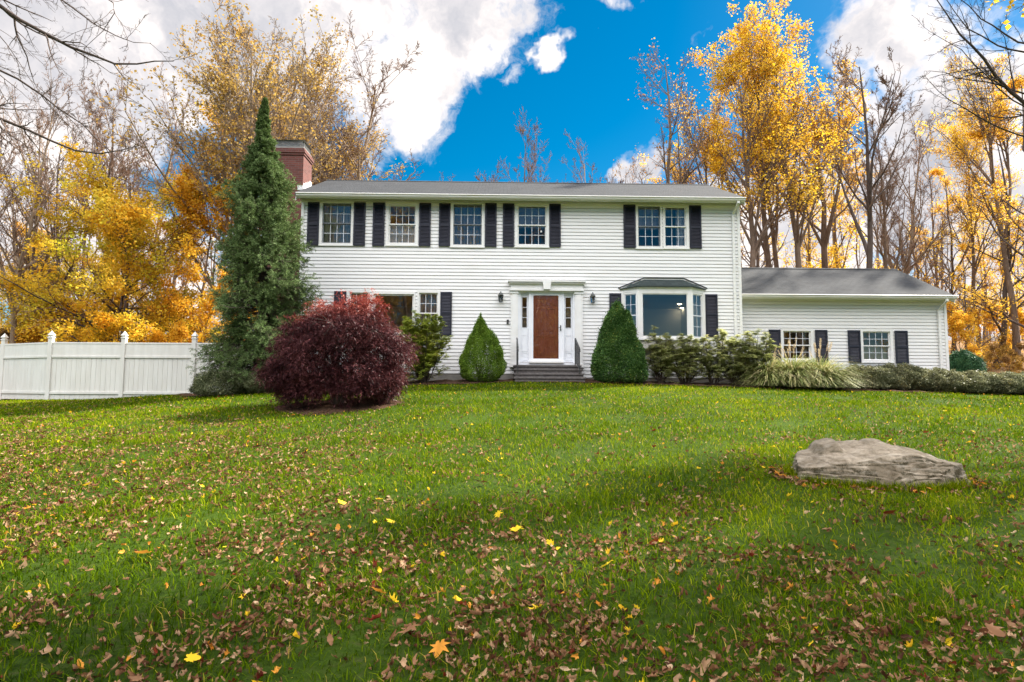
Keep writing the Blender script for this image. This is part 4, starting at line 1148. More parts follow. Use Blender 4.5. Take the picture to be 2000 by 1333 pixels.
far_wood('far_woodland', [(-36, 8, -32, -22, 130), (27, 38, -32, -22, 25)], 6, 'brown wood across the street behind the viewer, mirrored in the windows', (13, 19), 'leaf_brown', 6)
# ---- trees on the viewer's side of the lawn: they shade it and stand mirrored in the windows
for k, x, Y, lb, s in [('bare_a', -13, -9, 'bare tree behind the viewer at the left end of the lawn', 1.1), ('yel_b', -7, -12, 'leafy tree behind the viewer', 1.1), ('bare_b', 2, -11, 'bare tree straight behind the viewer', 1.1),
                        ('yel_a', -17, -3, 'leafy tree beside the viewer, outside the picture on the left', 1.0), ('few', 9, -13, 'sparse tree behind the viewer at right', 1.1),
                        ('yel_b', 12.5, 5.5, 'unseen leafy tree at right near the viewer, added to shade the lawn', 1.0),  ('yel_a', 13.2, 11.2, 'tall unseen leafy tree beside the overhanging one, added to shade the lawn', 1.0), ('yel_b', 11.3, 8.0, 'unseen leafy tree just before the overhanging one, added to shade the lawn', .85), ('yel_b', 17, 5, 'unseen leafy tree farthest out at right, added to shade the lawn', 1.1)]:  # unseen right-hand trees added so their shadows darken the near lawn
    r = place_tree(k, 0, Y, None, lb, x=x, wide=1.25); r.scale = tuple(s*q for q in r.scale)
# ================================================================ SHRUBS
def link_leaves(name, parent, V, F, rnd, mat, **k):
    return link(name, npmesh(name, V, [F], M[mat], rnd=rnd), parent, **k)
def stems_mesh(name, parent, P, Rd, mat='bark_dark', n=5):
    V, F = tubes(P, Rd, n); return link(name, npmesh(name, V, [F], M[mat], smooth=True), parent)
# ---- columnar spruce
def spruce():
    Yt = 16.0; xb = at(498, 700, Yt)[0]; zb = gz(xb, Yt); zt = at(527, 188, Yt)[1]; Hh = zt-zb
    xt = at(527, 188, Yt)[0]-xb
    root = empty('spruce_tree', (xb, Yt, zb), label='tall dark green columnar spruce at the left corner of the house', cat='tree')
    rng = np.random.default_rng(31)
    K = 12; tt = np.linspace(0, 1, K); tr = np.zeros((1, K, 3)); tr[0, :, 2] = tt*Hh*.985; tr[0, :, 0] = xt*tt+.12*np.sin(tt*5)
    stems_mesh('trunk', root, tr, (.11*(1-.95*tt)+.006)[None], 'bark_dark', 10)
    # branches
    n = 1000
    t = rng.uniform(.075, 1, n)**.94
    prof = np.interp(t, [0, .06, .10, .18, .26, .40, .55, .66, .76, .86, .94, 1], [.25, .75, 1.12, 1.24, 1.15, 1.06, .95, .76, .44, .25, .14, .04])
    f = noise3(rng, .9)
    az = rng.uniform(0, 2*PI, n)
    lump = 1+.14*np.sin(az*3+t*23)+.14*np.sin(t*41+az*2)+rng.normal(size=n)*.10
    L = prof*lump*.93
    base = np.stack([xt*t+.12*np.sin(t*5), 0*t, t*Hh*.985], 1)
    d0 = np.stack([np.cos(az), np.sin(az), np.interp(t, [0, .5, .8, 1], [-.35, .1, .6, 1.6])], 1); d0 = nrm(d0)
    KK = 8; Q = np.empty((n, KK, 3)); Q[:, 0] = base; d = d0.copy()
    for k in range(1, KK):
        Q[:, k] = Q[:, k-1]+d*(L/(KK-1))[:, None]; d = nrm(d+rng.normal(size=d.shape)*.08+np.array([0, 0, -.09])*(1-t[:, None]*.9) + (np.array([0, 0, .22])*(k > 4)))
    R0 = (.018*L/1.0)[:, None]*np.linspace(1, .2, KK)[None]
    # side sprays
    P2, R2 = spawn(rng, Q, R0, 13, .30, 1, (25, 60), .34, 4, up=-.07, wob=.10, rs=.5, minr=.002, taper_len=.45)
    P3, R3 = spawn(rng, P2, R2, 4, .2, 1, (25, 50), .55, 3, up=-.05, wob=.10, rs=.6, minr=.0015)
    Vs, Fs = merge([tubes(Q, np.maximum(R0, .002), 4), tubes(P2, R2, 3)])
    # needles: on twigs
    def needles(P, per, L_, W_):
        Mn, K_, _ = P.shape; m = np.repeat(np.arange(Mn), per); nn = len(m)
        u = np.tile(np.linspace(.05, 1, per), Mn)*(K_-1); i = np.minimum(u.astype(int), K_-2); u = (u-i)[:, None]
        p = P[m, i]*(1-u)+P[m, i+1]*u; td = nrm(P[m, i+1]-P[m, i])
        d = nrm(td*.75+perp(rng, td)*.75)
        return leafquads(p, d, perp(rng, d), L_*rng.uniform(.7, 1.2, nn), W_, 0)
    A = needles(P2, 12, .055, .011); B = needles(P3, 9, .055, .011)
    V, F = merge([A, B]); cen = V.reshape(-1, 4, 3)[:, 0]
    rr = np.clip(.45+.22*noise3(rng, .35)(cen)+rng.normal(size=len(F))*.2, 0, 1)
    V2, F2 = merge([(Vs, Fs), (V, F)])
    mi = np.concatenate([np.zeros(len(Fs), int), np.ones(len(F), int)])
    link('crown', npmesh('spruce_crown', V2, [F2], [M['bark_dark'], M['spruce']], rnd=np.concatenate([np.zeros(len(Fs)), rr]), matidx=mi), root)
spruce()
# ---- lumpy solid shrubs
def shell_bush(name, px, Y, base_py, w, h, prof, label, mat, n, ls, lw, seed, lump=.12, depth=.25, cat='shrub', x=None, group=None, dfrac=1.0, up=.35, sink=0, fine=.5, stem=True, zoff=0, cluster=1, cl=.04):
    """w,h metres; prof(t) radius factor along height"""
    rng = np.random.default_rng(seed)
    if x is None: x = at(px, base_py, Y)[0]
    z = gz(x, Y)+zoff
    root = empty(name, (x, Y, z), label=label, cat=cat, group=group)
    nc = n//cluster
    t = rng.uniform(0, 1, nc)**.85; az = rng.uniform(0, 2*PI, nc)
    pr = prof(t)
    u = np.stack([np.cos(az), np.sin(az), t*2.2], 1)
    f1 = noise3(rng, .42); f2 = noise3(rng, .16)
    lm = 1+lump*.6*f1(u)+lump*fine*.8*f2(u)
    rr = 1-depth*rng.uniform(0, 1, nc)**1.7
    rr = rr*(1+(rng.uniform(0, 1, nc) < .05)*rng.uniform(0, .13, nc))
    r = pr*lm*rr*w/2
    P = np.stack([np.cos(az)*r, np.sin(az)*r*dfrac, (t*(1+.5*lump*f2(u)*(t > .6)))*h*(.25+.75*rr**.5)+.01], 1)
    D = nrm(np.stack([np.cos(az), np.sin(az), np.full(nc, up)], 1)*.8+rng.normal(size=(nc, 3))*.8)
    if cluster > 1:
        P = np.repeat(P, cluster, 0); D = np.repeat(D, cluster, 0); P = P+rng.normal(size=P.shape)*cl; D = nrm(D+rng.normal(size=D.shape)*.8)
    nn = len(P)
    N = nrm(rng.normal(size=(nn, 3))+np.array([0, 0, 1.]))
    V, F = leafquads(P, D, N, ls*rng.uniform(.6, 1.3, nn), lw*rng.uniform(.8, 1.2, nn))
    cen = V.reshape(-1, 4, 3)[:, 0]
    rnd = np.clip(.48+.2*noise3(rng, .12)(cen)+rng.normal(size=nn)*.2, 0, 1)
    link_leaves('foliage', root, V, F, rnd, mat)
    # stems
    ns = 9
    P0 = np.zeros((ns, 6, 3)); a = rng.uniform(0, 2*PI, ns); tt = np.linspace(0, 1, 6)
    for k in range(ns):
        hk = h*rng.uniform(.3, .5); rk = w*.2*rng.uniform(.2, 1)
        P0[k, :, 2] = tt*hk-.04; P0[k, :, 0] = np.cos(a[k])*rk*tt**.8+.02*np.cos(a[k]); P0[k, :, 1] = np.sin(a[k])*rk*dfrac*tt**.8+.02*np.sin(a[k])
    stems_mesh('stems', root, P0, np.linspace(.022, .006, 6)[None].repeat(ns, 0)*min(1, h))
    return root
cone = lambda a, b, c: (lambda t: np.interp(t, a, b)*1.0)
shell_bush('conical_spruce', 940, 16.9, 740, 1.24, at(940, 627, 16.9)[1]-gz(at(940, 740, 16.9)[0], 16.9)-.0, lambda t: np.interp(t, [0, .05, .12, .3, .5, .68, .85, 1], [.45, .85, 1.0, .97, .84, .60, .27, .02]),
           'small bright green conical spruce left of the front steps', 'alberta', 75000, .036, .016, 41, lump=.26, fine=1.0, depth=.24)
shell_bush('yew_bush', 1208, 16.9, 745, 1.58, at(1208, 599, 16.9)[1]-gz(at(1208, 745, 16.9)[0], 16.9), lambda t: np.interp(t, [0, .04, .12, .3, .5, .7, .85, .95, 1], [.70, .92, 1.0, .92, .77, .55, .36, .2, .02]),
           'dark green clipped yew cone right of the front steps', 'yew', 75000, .055, .022, 42, lump=.18, fine=1.0, depth=.28)
def domep(t): return np.sqrt(np.clip(1-np.clip((t-.3)/.72, 0, 1)**2, 0.01, 1))*np.interp(t, [0, .12, .3], [.72, .93, 1])
for (px, Y, w, h, lb, sd) in [(436, 15.3, 1.45, .60, 'grey green juniper mound in front of the fence end', 43), (512, 15.2, .8, .52, 'small grey green juniper between the spruce and the red maple', 44)]:
    shell_bush('juniper', px, Y, 765, w, h, domep, lb, 'juniper', 26000, .05, .014, sd, lump=.25, depth=.35)
# hedge mounds on the right
hz_ = [(1690, 17.45, 1.9, .66), (1755, 17.5, 1.7, .70), (1815, 17.35, 1.5, .60), (1875, 17.0, 1.9, .56), (1945, 16.9, 2.0, .56), (2010, 16.9, 1.9, .55)]
hl = ['grey green low hedge shrub next to the fountain grass', 'low hedge shrub under the right wing window', 'low hedge shrub below the wing corner', 'olive low hedge shrub in front of the weeping evergreen',
      'olive low hedge shrub in front of the brown brush', 'low hedge shrub cut by the right picture edge']
for i, ((px, Y, w, h), lb) in enumerate(zip(hz_, hl)):
    shell_bush('low_hedge', px, Y, 755, w, h, domep, lb, 'hedge', 26000, .042, .026, 50+i, lump=.30, depth=.4, group='low hedge along the right bed', dfrac=.75)
# weeping evergreen behind the wing corner
shell_bush('weeping_evergreen', 1880, 20.6, 725, 1.35, at(1880, 686, 20.6)[1]-gz(at(1880, 700, 20.6)[0], 20.6), lambda t: np.interp(t, [0, .2, .8, 1], [1, .98, .7, .2]), 'drooping dark green evergreen beyond the wing corner', 'weeping', 26000, .12, .018, 60, lump=.15, depth=.3, up=-1.4)
# ---- leggy broadleaf shrubs
def leggy(name, px, Y, base_py, w, h, label, mat, seed, ls=.085, lw=.028, n0=9, whorl=9, group=None, low=.08, nsub=(8, 5), upb=.05, dens=1, squash=.6):
    rng = np.random.default_rng(seed); x = at(px, base_py, Y)[0]; z = gz(x, Y)
    root = empty(name, (x, Y, z), label=label, cat='shrub', group=group)
    K = 7; P = np.zeros((n0, K, 3)); a = rng.uniform(0, 2*PI, n0); tt = np.linspace(0, 1, K)
    for k in range(n0):
        r = w*.42*rng.uniform(.25, 1); hk = h*rng.uniform(.72, .95)*(1-.25*(r/(w*.5))**2)
        P[k, :, 0] = np.cos(a[k])*(.06+r*tt**.75); P[k, :, 1] = np.sin(a[k])*(.06+r*tt**.75)*squash; P[k, :, 2] = hk*tt**1.1-.03
    P[:, 1:] += rng.normal(size=P[:, 1:].shape)*.02
    Rr = np.linspace(.018, .006, K)[None].repeat(n0, 0)
    P1, R1 = spawn(rng, P, Rr, nsub[0], low, 1, (25, 60), .42, 5, up=upb, wob=.14, rs=.6, minr=.003)
    P2, R2 = spawn(rng, P1, R1, nsub[1], .2, 1, (25, 60), .5, 4, up=upb, wob=.14, rs=.7, minr=.0022)
    Vs, Fs = merge([tubes(P, Rr, 6), tubes(P1, R1, 4), tubes(P2, R2, 3)])
    link('stems', npmesh('stems', Vs, [Fs], M['bark_dark']), root)
    tips = np.concatenate([P2[:, -1], P2[:, -2], P1[:, -1]]); td = nrm(np.concatenate([P2[:, -1]-P2[:, -2], P2[:, -2]-P2[:, -3], P1[:, -1]-P1[:, -2]])+np.array([0, 0, .5]))
    if dens < 1: k = rng.uniform(0, 1, len(tips)) < dens; tips = tips[k]; td = td[k]
    m = np.repeat(np.arange(len(tips)), whorl); nn = len(m)
    D = nrm(td[m]*.25+perp(rng, td[m])+np.array([0, 0, -.12])); N = td[m]
    p = tips[m]+td[m]*rng.uniform(-.02, .02, nn)[:, None]
    V, F = leafquads(p, D, N, ls*rng.uniform(.6, 1.2, nn), lw*rng.uniform(.8, 1.2, nn), .05)
    rnd = np.clip(.5+.2*noise3(rng, .3)(p)+rng.normal(size=nn)*.2, 0, 1)
    link_leaves('foliage', root, V, F, rnd, mat)
    return root
leggy('pieris_shrub', 828, 16.7, 745, 1.55, 1.95, 'yellow green pieris shrub between the red maple and the small conical spruce', 'pieris', 61, .085, .032, 18, 12, nsub=(14, 8))
for i, (px, w, h, lb) in enumerate([(1292, 1.15, 1.50, 'leggy rhododendron next to the dark yew cone'), (1342, 1.15, 1.45, 'leggy rhododendron under the large bay pane'), (1392, 1.2, 1.55, 'leggy rhododendron below the right bay shutter'),
                                     (1437, 1.15, 1.60, 'leggy rhododendron in front of the main block corner'), (1475, 1.1, 1.55, 'sparse rhododendron beside the fountain grass')]):
    leggy('rhododendron', px, 17.0, 748, w, h, lb, 'rhodo', 70+i, .105, .036, 12, 9, group='rhododendrons under the bay window', nsub=(11, 7), dens=.62)
leggy('low_shrub', 750, 16.9, 745, .8, .9, 'small green shrub half hidden behind the red maple', 'rhodo', 90, .06, .02, 8, 9)
# ---- fountain grass
def fountain(px, Y, w, h, label, seed, n=2600, plumes=8):
    rng = np.random.default_rng(seed); x = at(px, 750, Y)[0]; z = gz(x, Y)
    root = empty('fountain_grass', (x, Y, z), label=label, cat='ornamental grass', group='fountain grass clumps')
    K = 7; az = rng.uniform(0, 2*PI, n); L = h*rng.uniform(.5, 1.75, n); th = rng.uniform(.05, 1.15, n)
    P = np.zeros((n, K, 3)); rb = .16*rng.uniform(0, 1, n)**.5
    P[:, 0, 0] = np.cos(az)*rb; P[:, 0, 1] = np.sin(az)*rb
    d = np.stack([np.cos(az)*np.sin(th), np.sin(az)*np.sin(th), np.cos(th)], 1)
    for k in range(1, K):
        P[:, k] = P[:, k-1]+d*(L/(K-1))[:, None]; d = nrm(d+np.stack([np.cos(az)*.17, np.sin(az)*.17, -.26*np.ones(n)*(k/3)], 1)+rng.normal(size=d.shape)*.04)
    P[:, :, 2] = np.maximum(P[:, :, 2], .02)
    S = nrm(np.cross(d, UPZ)); W_ = np.array([.6, 1, 1, .9, .7, .45, .1])[None, :, None]*.010
    A = P+S[:, None]*W_; B = P-S[:, None]*W_
    V = np.stack([A, B], 2).reshape(-1, 3); m, k = np.meshgrid(np.arange(n), np.arange(K-1), indexing='ij'); b = ((m*K+k)*2).ravel()
    F = np.stack([b, b+1, b+3, b+2], 1)
    rnd = np.repeat(rng.uniform(0, 1, n), K-1)
    link('blades', npmesh('blades', V, [F], M['reed'], rnd=rnd), root)
    # plumes
    if plumes:
        Ps = np.zeros((plumes, 6, 3)); tt = np.linspace(0, 1, 6); a = rng.uniform(0, 2*PI, plumes); s = rng.uniform(.1, .45, plumes); hh = h*rng.uniform(1.25, 1.7, plumes)
        for k in range(plumes):
            Ps[k, :, 0] = np.cos(a[k])*s[k]*tt**1.5; Ps[k, :, 1] = np.sin(a[k])*s[k]*tt**1.5*.5; Ps[k, :, 2] = hh[k]*tt
        St = tubes(Ps, np.full((plumes, 6), .002), 3)
        q = np.repeat(np.arange(plumes), 150); nn = len(q); u = rng.uniform(0, 1, nn)
        p = Ps[q, -2]*(1-u)[:, None]+Ps[q, -1]*u[:, None]+rng.normal(size=(nn, 3))*.008
        dd = nrm(nrm(Ps[q, -1]-Ps[q, -2])+rng.normal(size=(nn, 3))*.5)
        LV, LF = leafquads(p, dd, perp(rng, dd), .035, .004, 0)
        V, F = merge([St, (LV, LF)])
        link('plumes', npmesh('plumes', V, [F], M['plume'], rnd=rng.uniform(0, 1, len(F))), root)
fountain(1500, 16.95, 1.2, .74, 'fountain grass clump nearest the rhododendrons', 81, plumes=5)
fountain(1548, 16.9, 1.2, .84, 'straw coloured fountain grass clump under the left wing window', 82, plumes=12)
fountain(1603, 16.85, 1.2, .84, 'fountain grass clump with tall tan plumes beside the low hedge', 83, plumes=12)
# ---- laceleaf japanese maple
def laceleaf():
    Yt = 11.9; x, _ = at(660, 790, Yt); z = gz(x, Yt)
    root = empty('laceleaf_maple', (x, Yt, z), label='dome shaped red laceleaf maple on the lawn in front of the house', cat='tree')
    rng = np.random.default_rng(91)
    Wd, Hd = 1.10, 2.06
    n0 = 7; K = 8; P = np.zeros((n0, K, 3)); tt = np.linspace(0, 1, K); a = np.arange(n0)*2*PI/n0+.3
    for k in range(n0):
        r = rng.uniform(.6, 1.0); P[k, :, 0] = np.cos(a[k])*(.07+r*tt**1.2)+.08*np.sin(tt*6+k)*tt; P[k, :, 1] = np.sin(a[k])*(.07+r*tt**1.2)+.08*np.cos(tt*5+k)*tt; P[k, :, 2] = -.05+1.65*np.sin(tt*PI*.5)**.9*rng.uniform(.75, 1.05)
    Rr = np.linspace(.055, .012, K)[None].repeat(n0, 0)
    P1, R1 = spawn(rng, P, Rr, 9, .3, 1, (35, 80), .5, 7, up=-.03, wob=.2, rs=.6, minr=.004, flat=.5)
    V, F = merge([tubes(P, Rr, 8), tubes(P1, R1, 5)]); link('trunk', npmesh('mt', V, [F], M['maple_bark'], smooth=True), root)
    # layered drooping pads
    nc = 1700
    th = np.arccos(1-rng.uniform(0, 1, nc)**.9*1.62); az = rng.uniform(0, 2*PI, nc)
    f1 = noise3(rng, .38); u = np.stack([np.cos(az)*np.sin(th), np.sin(az)*np.sin(th), np.cos(th)], 1)
    f4 = noise3(rng, .16)
    az = az+.3*np.sin(np.cos(th)*9)
    rr = (1+.17*f1(u*1.3)+.20*f4(u))*np.where(rng.uniform(0, 1, nc) < .9, rng.uniform(.80, 1.04, nc), rng.uniform(.45, .8, nc))
    C = u*rr[:, None]; C[:, 0] *= Wd; C[:, 1] *= Wd*.92
    C[:, 2] = np.where(C[:, 2] > 0, C[:, 2]*(Hd-.78), C[:, 2]*1.0)+.76
    tier = .22; ph = .06*np.sin(az*3)+.05*np.sin(az*7+1); zq = (np.floor((C[:, 2]+ph)/tier)+.5)*tier-ph; C[:, 2] = C[:, 2]*.15+zq*.85
    C[:, 0] += .04
    C[:, 2] = np.maximum(C[:, 2], .10+.2*rng.uniform(0, 1, nc))
    k = (np.hypot(C[:, 0], C[:, 1]) > .60) | (C[:, 2] > .8); C = C[k]; u = u[k]; nc = len(C)
    out = nrm(np.stack([u[:, 0], u[:, 1], 0*u[:, 0]], 1)+rng.normal(size=(nc, 3))*.25)
    # each pad = several twigs fanning outward and hanging
    tw = 8; q = np.repeat(np.arange(nc), tw); n = len(q)
    d = nrm(out[q]+rng.normal(size=(n, 3))*.55+np.array([0, 0, .25])); Lq = rng.uniform(.12, .34, n)
    Kt = 5; T = np.zeros((n, Kt, 3)); T[:, 0] = C[q]+rng.normal(size=(n, 3))*.03
    for kk in range(1, Kt):
        T[:, kk] = T[:, kk-1]+d*(Lq/(Kt-1))[:, None]; d = nrm(d+np.array([0, 0, -.26])+rng.normal(size=d.shape)*.1)
    per = 11; m = np.repeat(np.arange(n), per); nn = len(m); uu = rng.uniform(.1, 1, nn)*(Kt-1); i = np.minimum(uu.astype(int), Kt-2); w = (uu-i)[:, None]
    p = T[m, i]*(1-w)+T[m, i+1]*w; td = nrm(T[m, i+1]-T[m, i])
    D = nrm(td*.8+perp(rng, td)*.7+np.array([0, 0, -.25]))
    V, F = leafquads(p, D, nrm(rng.normal(size=(nn, 3))+UPZ), .075*rng.uniform(.6, 1.3, nn), .010*rng.uniform(.8, 1.4, nn), .06)
    rnd = np.clip(.5+.2*noise3(rng, .2)(p)+rng.normal(size=nn)*.22, 0, 1)
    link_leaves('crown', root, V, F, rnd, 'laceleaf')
laceleaf()
# ================================================================ FENCE
def fence():
    pts = []
    for px, Y in ((5, 20.6), (97, 19.5), (240, 19.5), (378, 19.5), (515, 19.5)):
        x, _ = at(px, 720, Y); pts.append((x, Y))
    x0, y0 = pts[0]; pts = [(x0-2.3, y0+1.15)] + pts
    root = empty('white_fence', (pts[2][0], pts[2][1], gz(*pts[2])), label='white vinyl privacy fence with pointed post caps left of the spruce', cat='fence')
    ox, oy, oz = root.location
    tops = 1.86
    for i, (x, y) in enumerate(pts):
        z = 0.0; m = MB(); h = 1.99
        m.box(x-ox-.064, x-ox+.064, y-oy-.064, y-oy+.064, z-.1, z+h)
        p = m.build('post', M['fence'], root, bevel=.006)
        c = MB(); c.v = []
        def ring(r, zz): return [(x-ox-r, y-oy-r, zz), (x-ox+r, y-oy-r, zz), (x-ox+r, y-oy+r, zz), (x-ox-r, y-oy+r, zz)]
        zs = [(.078, z+h), (.078, z+h+.03), (.055, z+h+.045), (.052, z+h+.07), (.078, z+h+.085), (.078, z+h+.10), (.045, z+h+.16), (.016, z+h+.215), (.001, z+h+.245)]
        vs = [v for r, q in zs for v in ring(r, q)]
        fs = [(a*4+k, a*4+(k+1) % 4, a*4+4+(k+1) % 4, a*4+4+k) for a in range(len(zs)-1) for k in range(4)]
        c.mesh(vs, fs+[(3, 2, 1, 0)]); c.build('post_cap', M['fence'], p)
    for (xa, ya), (xb, yb) in zip(pts[:-1], pts[1:]):
        A = Vector((xa-ox, ya-oy, 0)); B = Vector((xb-ox, yb-oy, 0)); L = (B-A).length; d = (B-A)/L; n = Vector((-d.y, d.x, 0))
        if n.y > 0: n = -n
        za = zb = 0.0
        def tr(mb):
            out = []
            for (s, o, z) in mb.v:
                p = A+d*s+n*o; out.append((p.x, p.y, z+za+(zb-za)*s/L))
            mb.v = out; return mb
        a, b = .06, L-.06
        m = MB(); nb = int((b-a)/.15)
        for k in range(nb):
            s0 = a+(b-a)*k/nb; s1 = a+(b-a)*(k+1)/nb; g = .007
            m.poly([(s0+g, .012, .02), (s1-g, .012, .02), (s1-g, .012, tops-.04), (s0+g, .012, tops-.04)])
            m.poly([(s1-g, .012, .02), (s1, .0, .02), (s1, .0, tops-.04), (s1-g, .012, tops-.04)])
            m.poly([(s1, .0, .02), (s1+g, .012, .02), (s1+g, .012, tops-.04), (s1, .0, tops-.04)])
        m.box(a, b, -.012, -.002, .02, tops-.04)
        pan = tr(m).build('panel', M['fence'], root)
        r = MB(); r.box(a-.01, b+.01, -.03, .034, tops-.055, tops)
        tr(r).build('rail', M['fence'], pan, bevel=.005)
        r = MB(); r.box(a-.01, b+.01, .0125, .045, tops-.50, tops-.43); tr(r).build('rail', M['fence'], pan, bevel=.005)
        r = MB(); r.box(a-.01, b+.01, .0125, .045, .20, .28); tr(r).build('rail', M['fence'], pan, bevel=.005)
        r = MB(); r.box(a, b, .0125, .024, tops-.435, tops-.054); tr(r).build('upper_board', M['fence'], pan)
fence()
# hose loop
x, y = at(388, 768, 18.6)[0], 18.6
z = gz(x, y)
m = MB(); m.tube([(.16*math.cos(a)*1.1, .08*math.sin(a), .10+.085*math.sin(a)+.02*math.cos(a*2)) for a in np.linspace(0, 2*PI, 25)] + [(.3, .05, .03), (.55, .1, .02)], .013, 6)
m.build('garden_hose', M['hose'], None, smooth=True, loc=(x, y, z), label='black garden hose loop at the foot of the fence', cat='hose')
# ================================================================ planting bed
def strip(name, outline, mat, dz):
    """outline rows: (y, x0, x1)"""
    V = []; F = []
    n = 60
    for (x, ya, yb) in outline:
        for k in range(9):
            y = ya+(yb-ya)*k/8; V.append((x, y, gz(x, y)+dz+(.025*math.sin(x*9+k)*(0 < k < 8))))
    for i in range(len(outline)-1):
        for k in range(8): a = i*9+k; F.append((a, a+9, a+10, a+1))
    return link(name, npmesh(name, np.array(V), [np.array(F)], M[mat], smooth=True), kind='structure')
ol = []
for x in np.linspace(-9.5, 24, 140):
    yf = np.interp(x, [-9.5, -8, -6, -3.6, -3, -.6, 0, 1.9, 2.2, 5, 8, 12, 16, 24], [17.6, 15.6, 15.2, 15.7, 16.0, 16.2, 16.5, 16.5, 16.3, 16.3, 16.3, 16.5, 16.4, 16.4])+.08*math.sin(x*3.1)+.05*math.sin(x*7.7)
    ol.append((x, yf, 19.6))
strip('planting_bed', ol, 'mulch', .02)
# mulch ring below the red maple
xm, _ = at(660, 790, 11.9)
V = [(xm, 11.9, gz(xm, 11.9)+.05)]; F = []
nr, na = 6, 48
for r in range(1, nr+1):
    for a in range(na):
        an = a*2*PI/na; q = r/nr*(1.16+.07*math.sin(an*3)+.05*math.sin(an*7)); X, Y = xm+q*math.cos(an)*1.1, 11.85+q*math.sin(an)
        V.append((X, Y, gz(X, Y)+.05*(1-(r/nr)**3)-.004*(r == nr)+.008*math.sin(a*2.3+r)*(r < nr)))
for a in range(na): F.append((0, 1+a, 1+(a+1) % na, 1+(a+1) % na))
F = [(0, 1+a, 1+(a+1) % na) for a in range(na)]
F4 = [(1+(r-1)*na+a, 1+r*na+a, 1+r*na+(a+1) % na, 1+(r-1)*na+(a+1) % na) for r in range(1, nr) for a in range(na)]
link('mulch_ring', npmesh('mulch_ring', np.array(V), [np.array(F), np.array(F4)], M['mulch'], smooth=True), kind='structure')
# ================================================================ boulder
def boulder():
    xb, yb = on_ground(1724, 944)
    rng = np.random.default_rng(5)
    sc = yb/FPX    # metres per photo pixel there
    zb = gz(xb, yb)
    half = 178*sc; hx, hy, hz_ = half, half*.50, half*.45
    nu, nv = 260, 150
    A, B = np.meshgrid(np.linspace(0, 2*PI, nu, endpoint=False), np.linspace(-.35, PI/2, nv))
    U = np.stack([np.cos(A)*np.cos(B), np.sin(A)*np.cos(B), np.sin(B)], -1).reshape(-1, 3)
    W = U*np.array([hx, hy, hz_]); W = nrm(W)          # directions in real space
    # planes (normal, distance): the broken faces of the block
    pl = [((.06, -.24, 1), .42), ((-.24, -.16, 1), .395), ((.26, -.14, 1), .44), ((.05, .5, 1), .49), ((-.05, -.72, .62), .485),
          ((-.30, -1, .28), .50), ((.10, -1, .36), .46), ((.34, -1, .16), .53), ((-.62, -1, .05), .62), ((.75, -.8, .5), .74),
          ((-1, -.15, .25), .93), ((-1, .35, .5), .84), ((-1, -.7, .1), .90), ((1, -.1, .25), .93), ((1, -.5, .12), .97), ((1, .5, .4), .90),
          ((.1, 1, .35), .52), ((-.5, 1, .3), .60), ((.6, 1, .3), .62)]
    r = np.full(len(W), 9.)
    for nvec, dd in pl:
        nv_ = np.array(nvec, float); nv_ /= np.linalg.norm(nv_)
        c = W@nv_; r = np.where(c > .02, np.minimum(r, dd*half/np.maximum(c, .02)), r)
    P = W*r[:, None]
    # knob at the back left, a slanting ledge
    xn, yn = P[:, 0]/half, P[:, 1]/half
    kn = np.clip(1.25*np.exp(-(((xn+.46)/.13)**4+((yn-.16)/.17)**4)), 0, 1)*(P[:, 2] > .1*half)
    P[:, 2] += kn*.085*half
    f1, f2, f3, f4 = noise3(rng, half*.55), noise3(rng, half*.2), noise3(rng, half*.08), noise3(rng, half*.03)
    rid = 1-np.abs(f2(P)); rid2 = 1-np.abs(f3(P*1.3))
    N = nrm(P*np.array([1, 2.2, 3.]))
    top = np.clip((P[:, 2]/half-.2)*10, 0, 1)
    disp = .035*f1(P)-.045*np.clip(rid-.72, 0, 1)/.28*(1-.5*top)+.02*f2(P*1.7)-.014*np.clip(rid2-.7, 0, 1)/.3+.008*f3(P)+.006*f4(P)
    disp *= .75
    q = f2(P*np.array([.7, .7, 3.]))*2.2; disp += .014*(np.floor(q)-q)*(1-.8*top)
    P = P+N*(disp*half)[:, None]
    Vt = P; m_, n = nv, nu
    i, j = np.meshgrid(np.arange(m_-1), np.arange(n), indexing='ij')
    F = np.stack([i*n+j, i*n+(j+1) % n, (i+1)*n+(j+1) % n, (i+1)*n+j], -1).reshape(-1, 4)
    xb += .02
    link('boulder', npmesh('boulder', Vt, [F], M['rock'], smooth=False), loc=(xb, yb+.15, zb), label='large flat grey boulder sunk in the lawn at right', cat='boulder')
    return xb, yb+.15, half
RX, RY, RH = boulder()
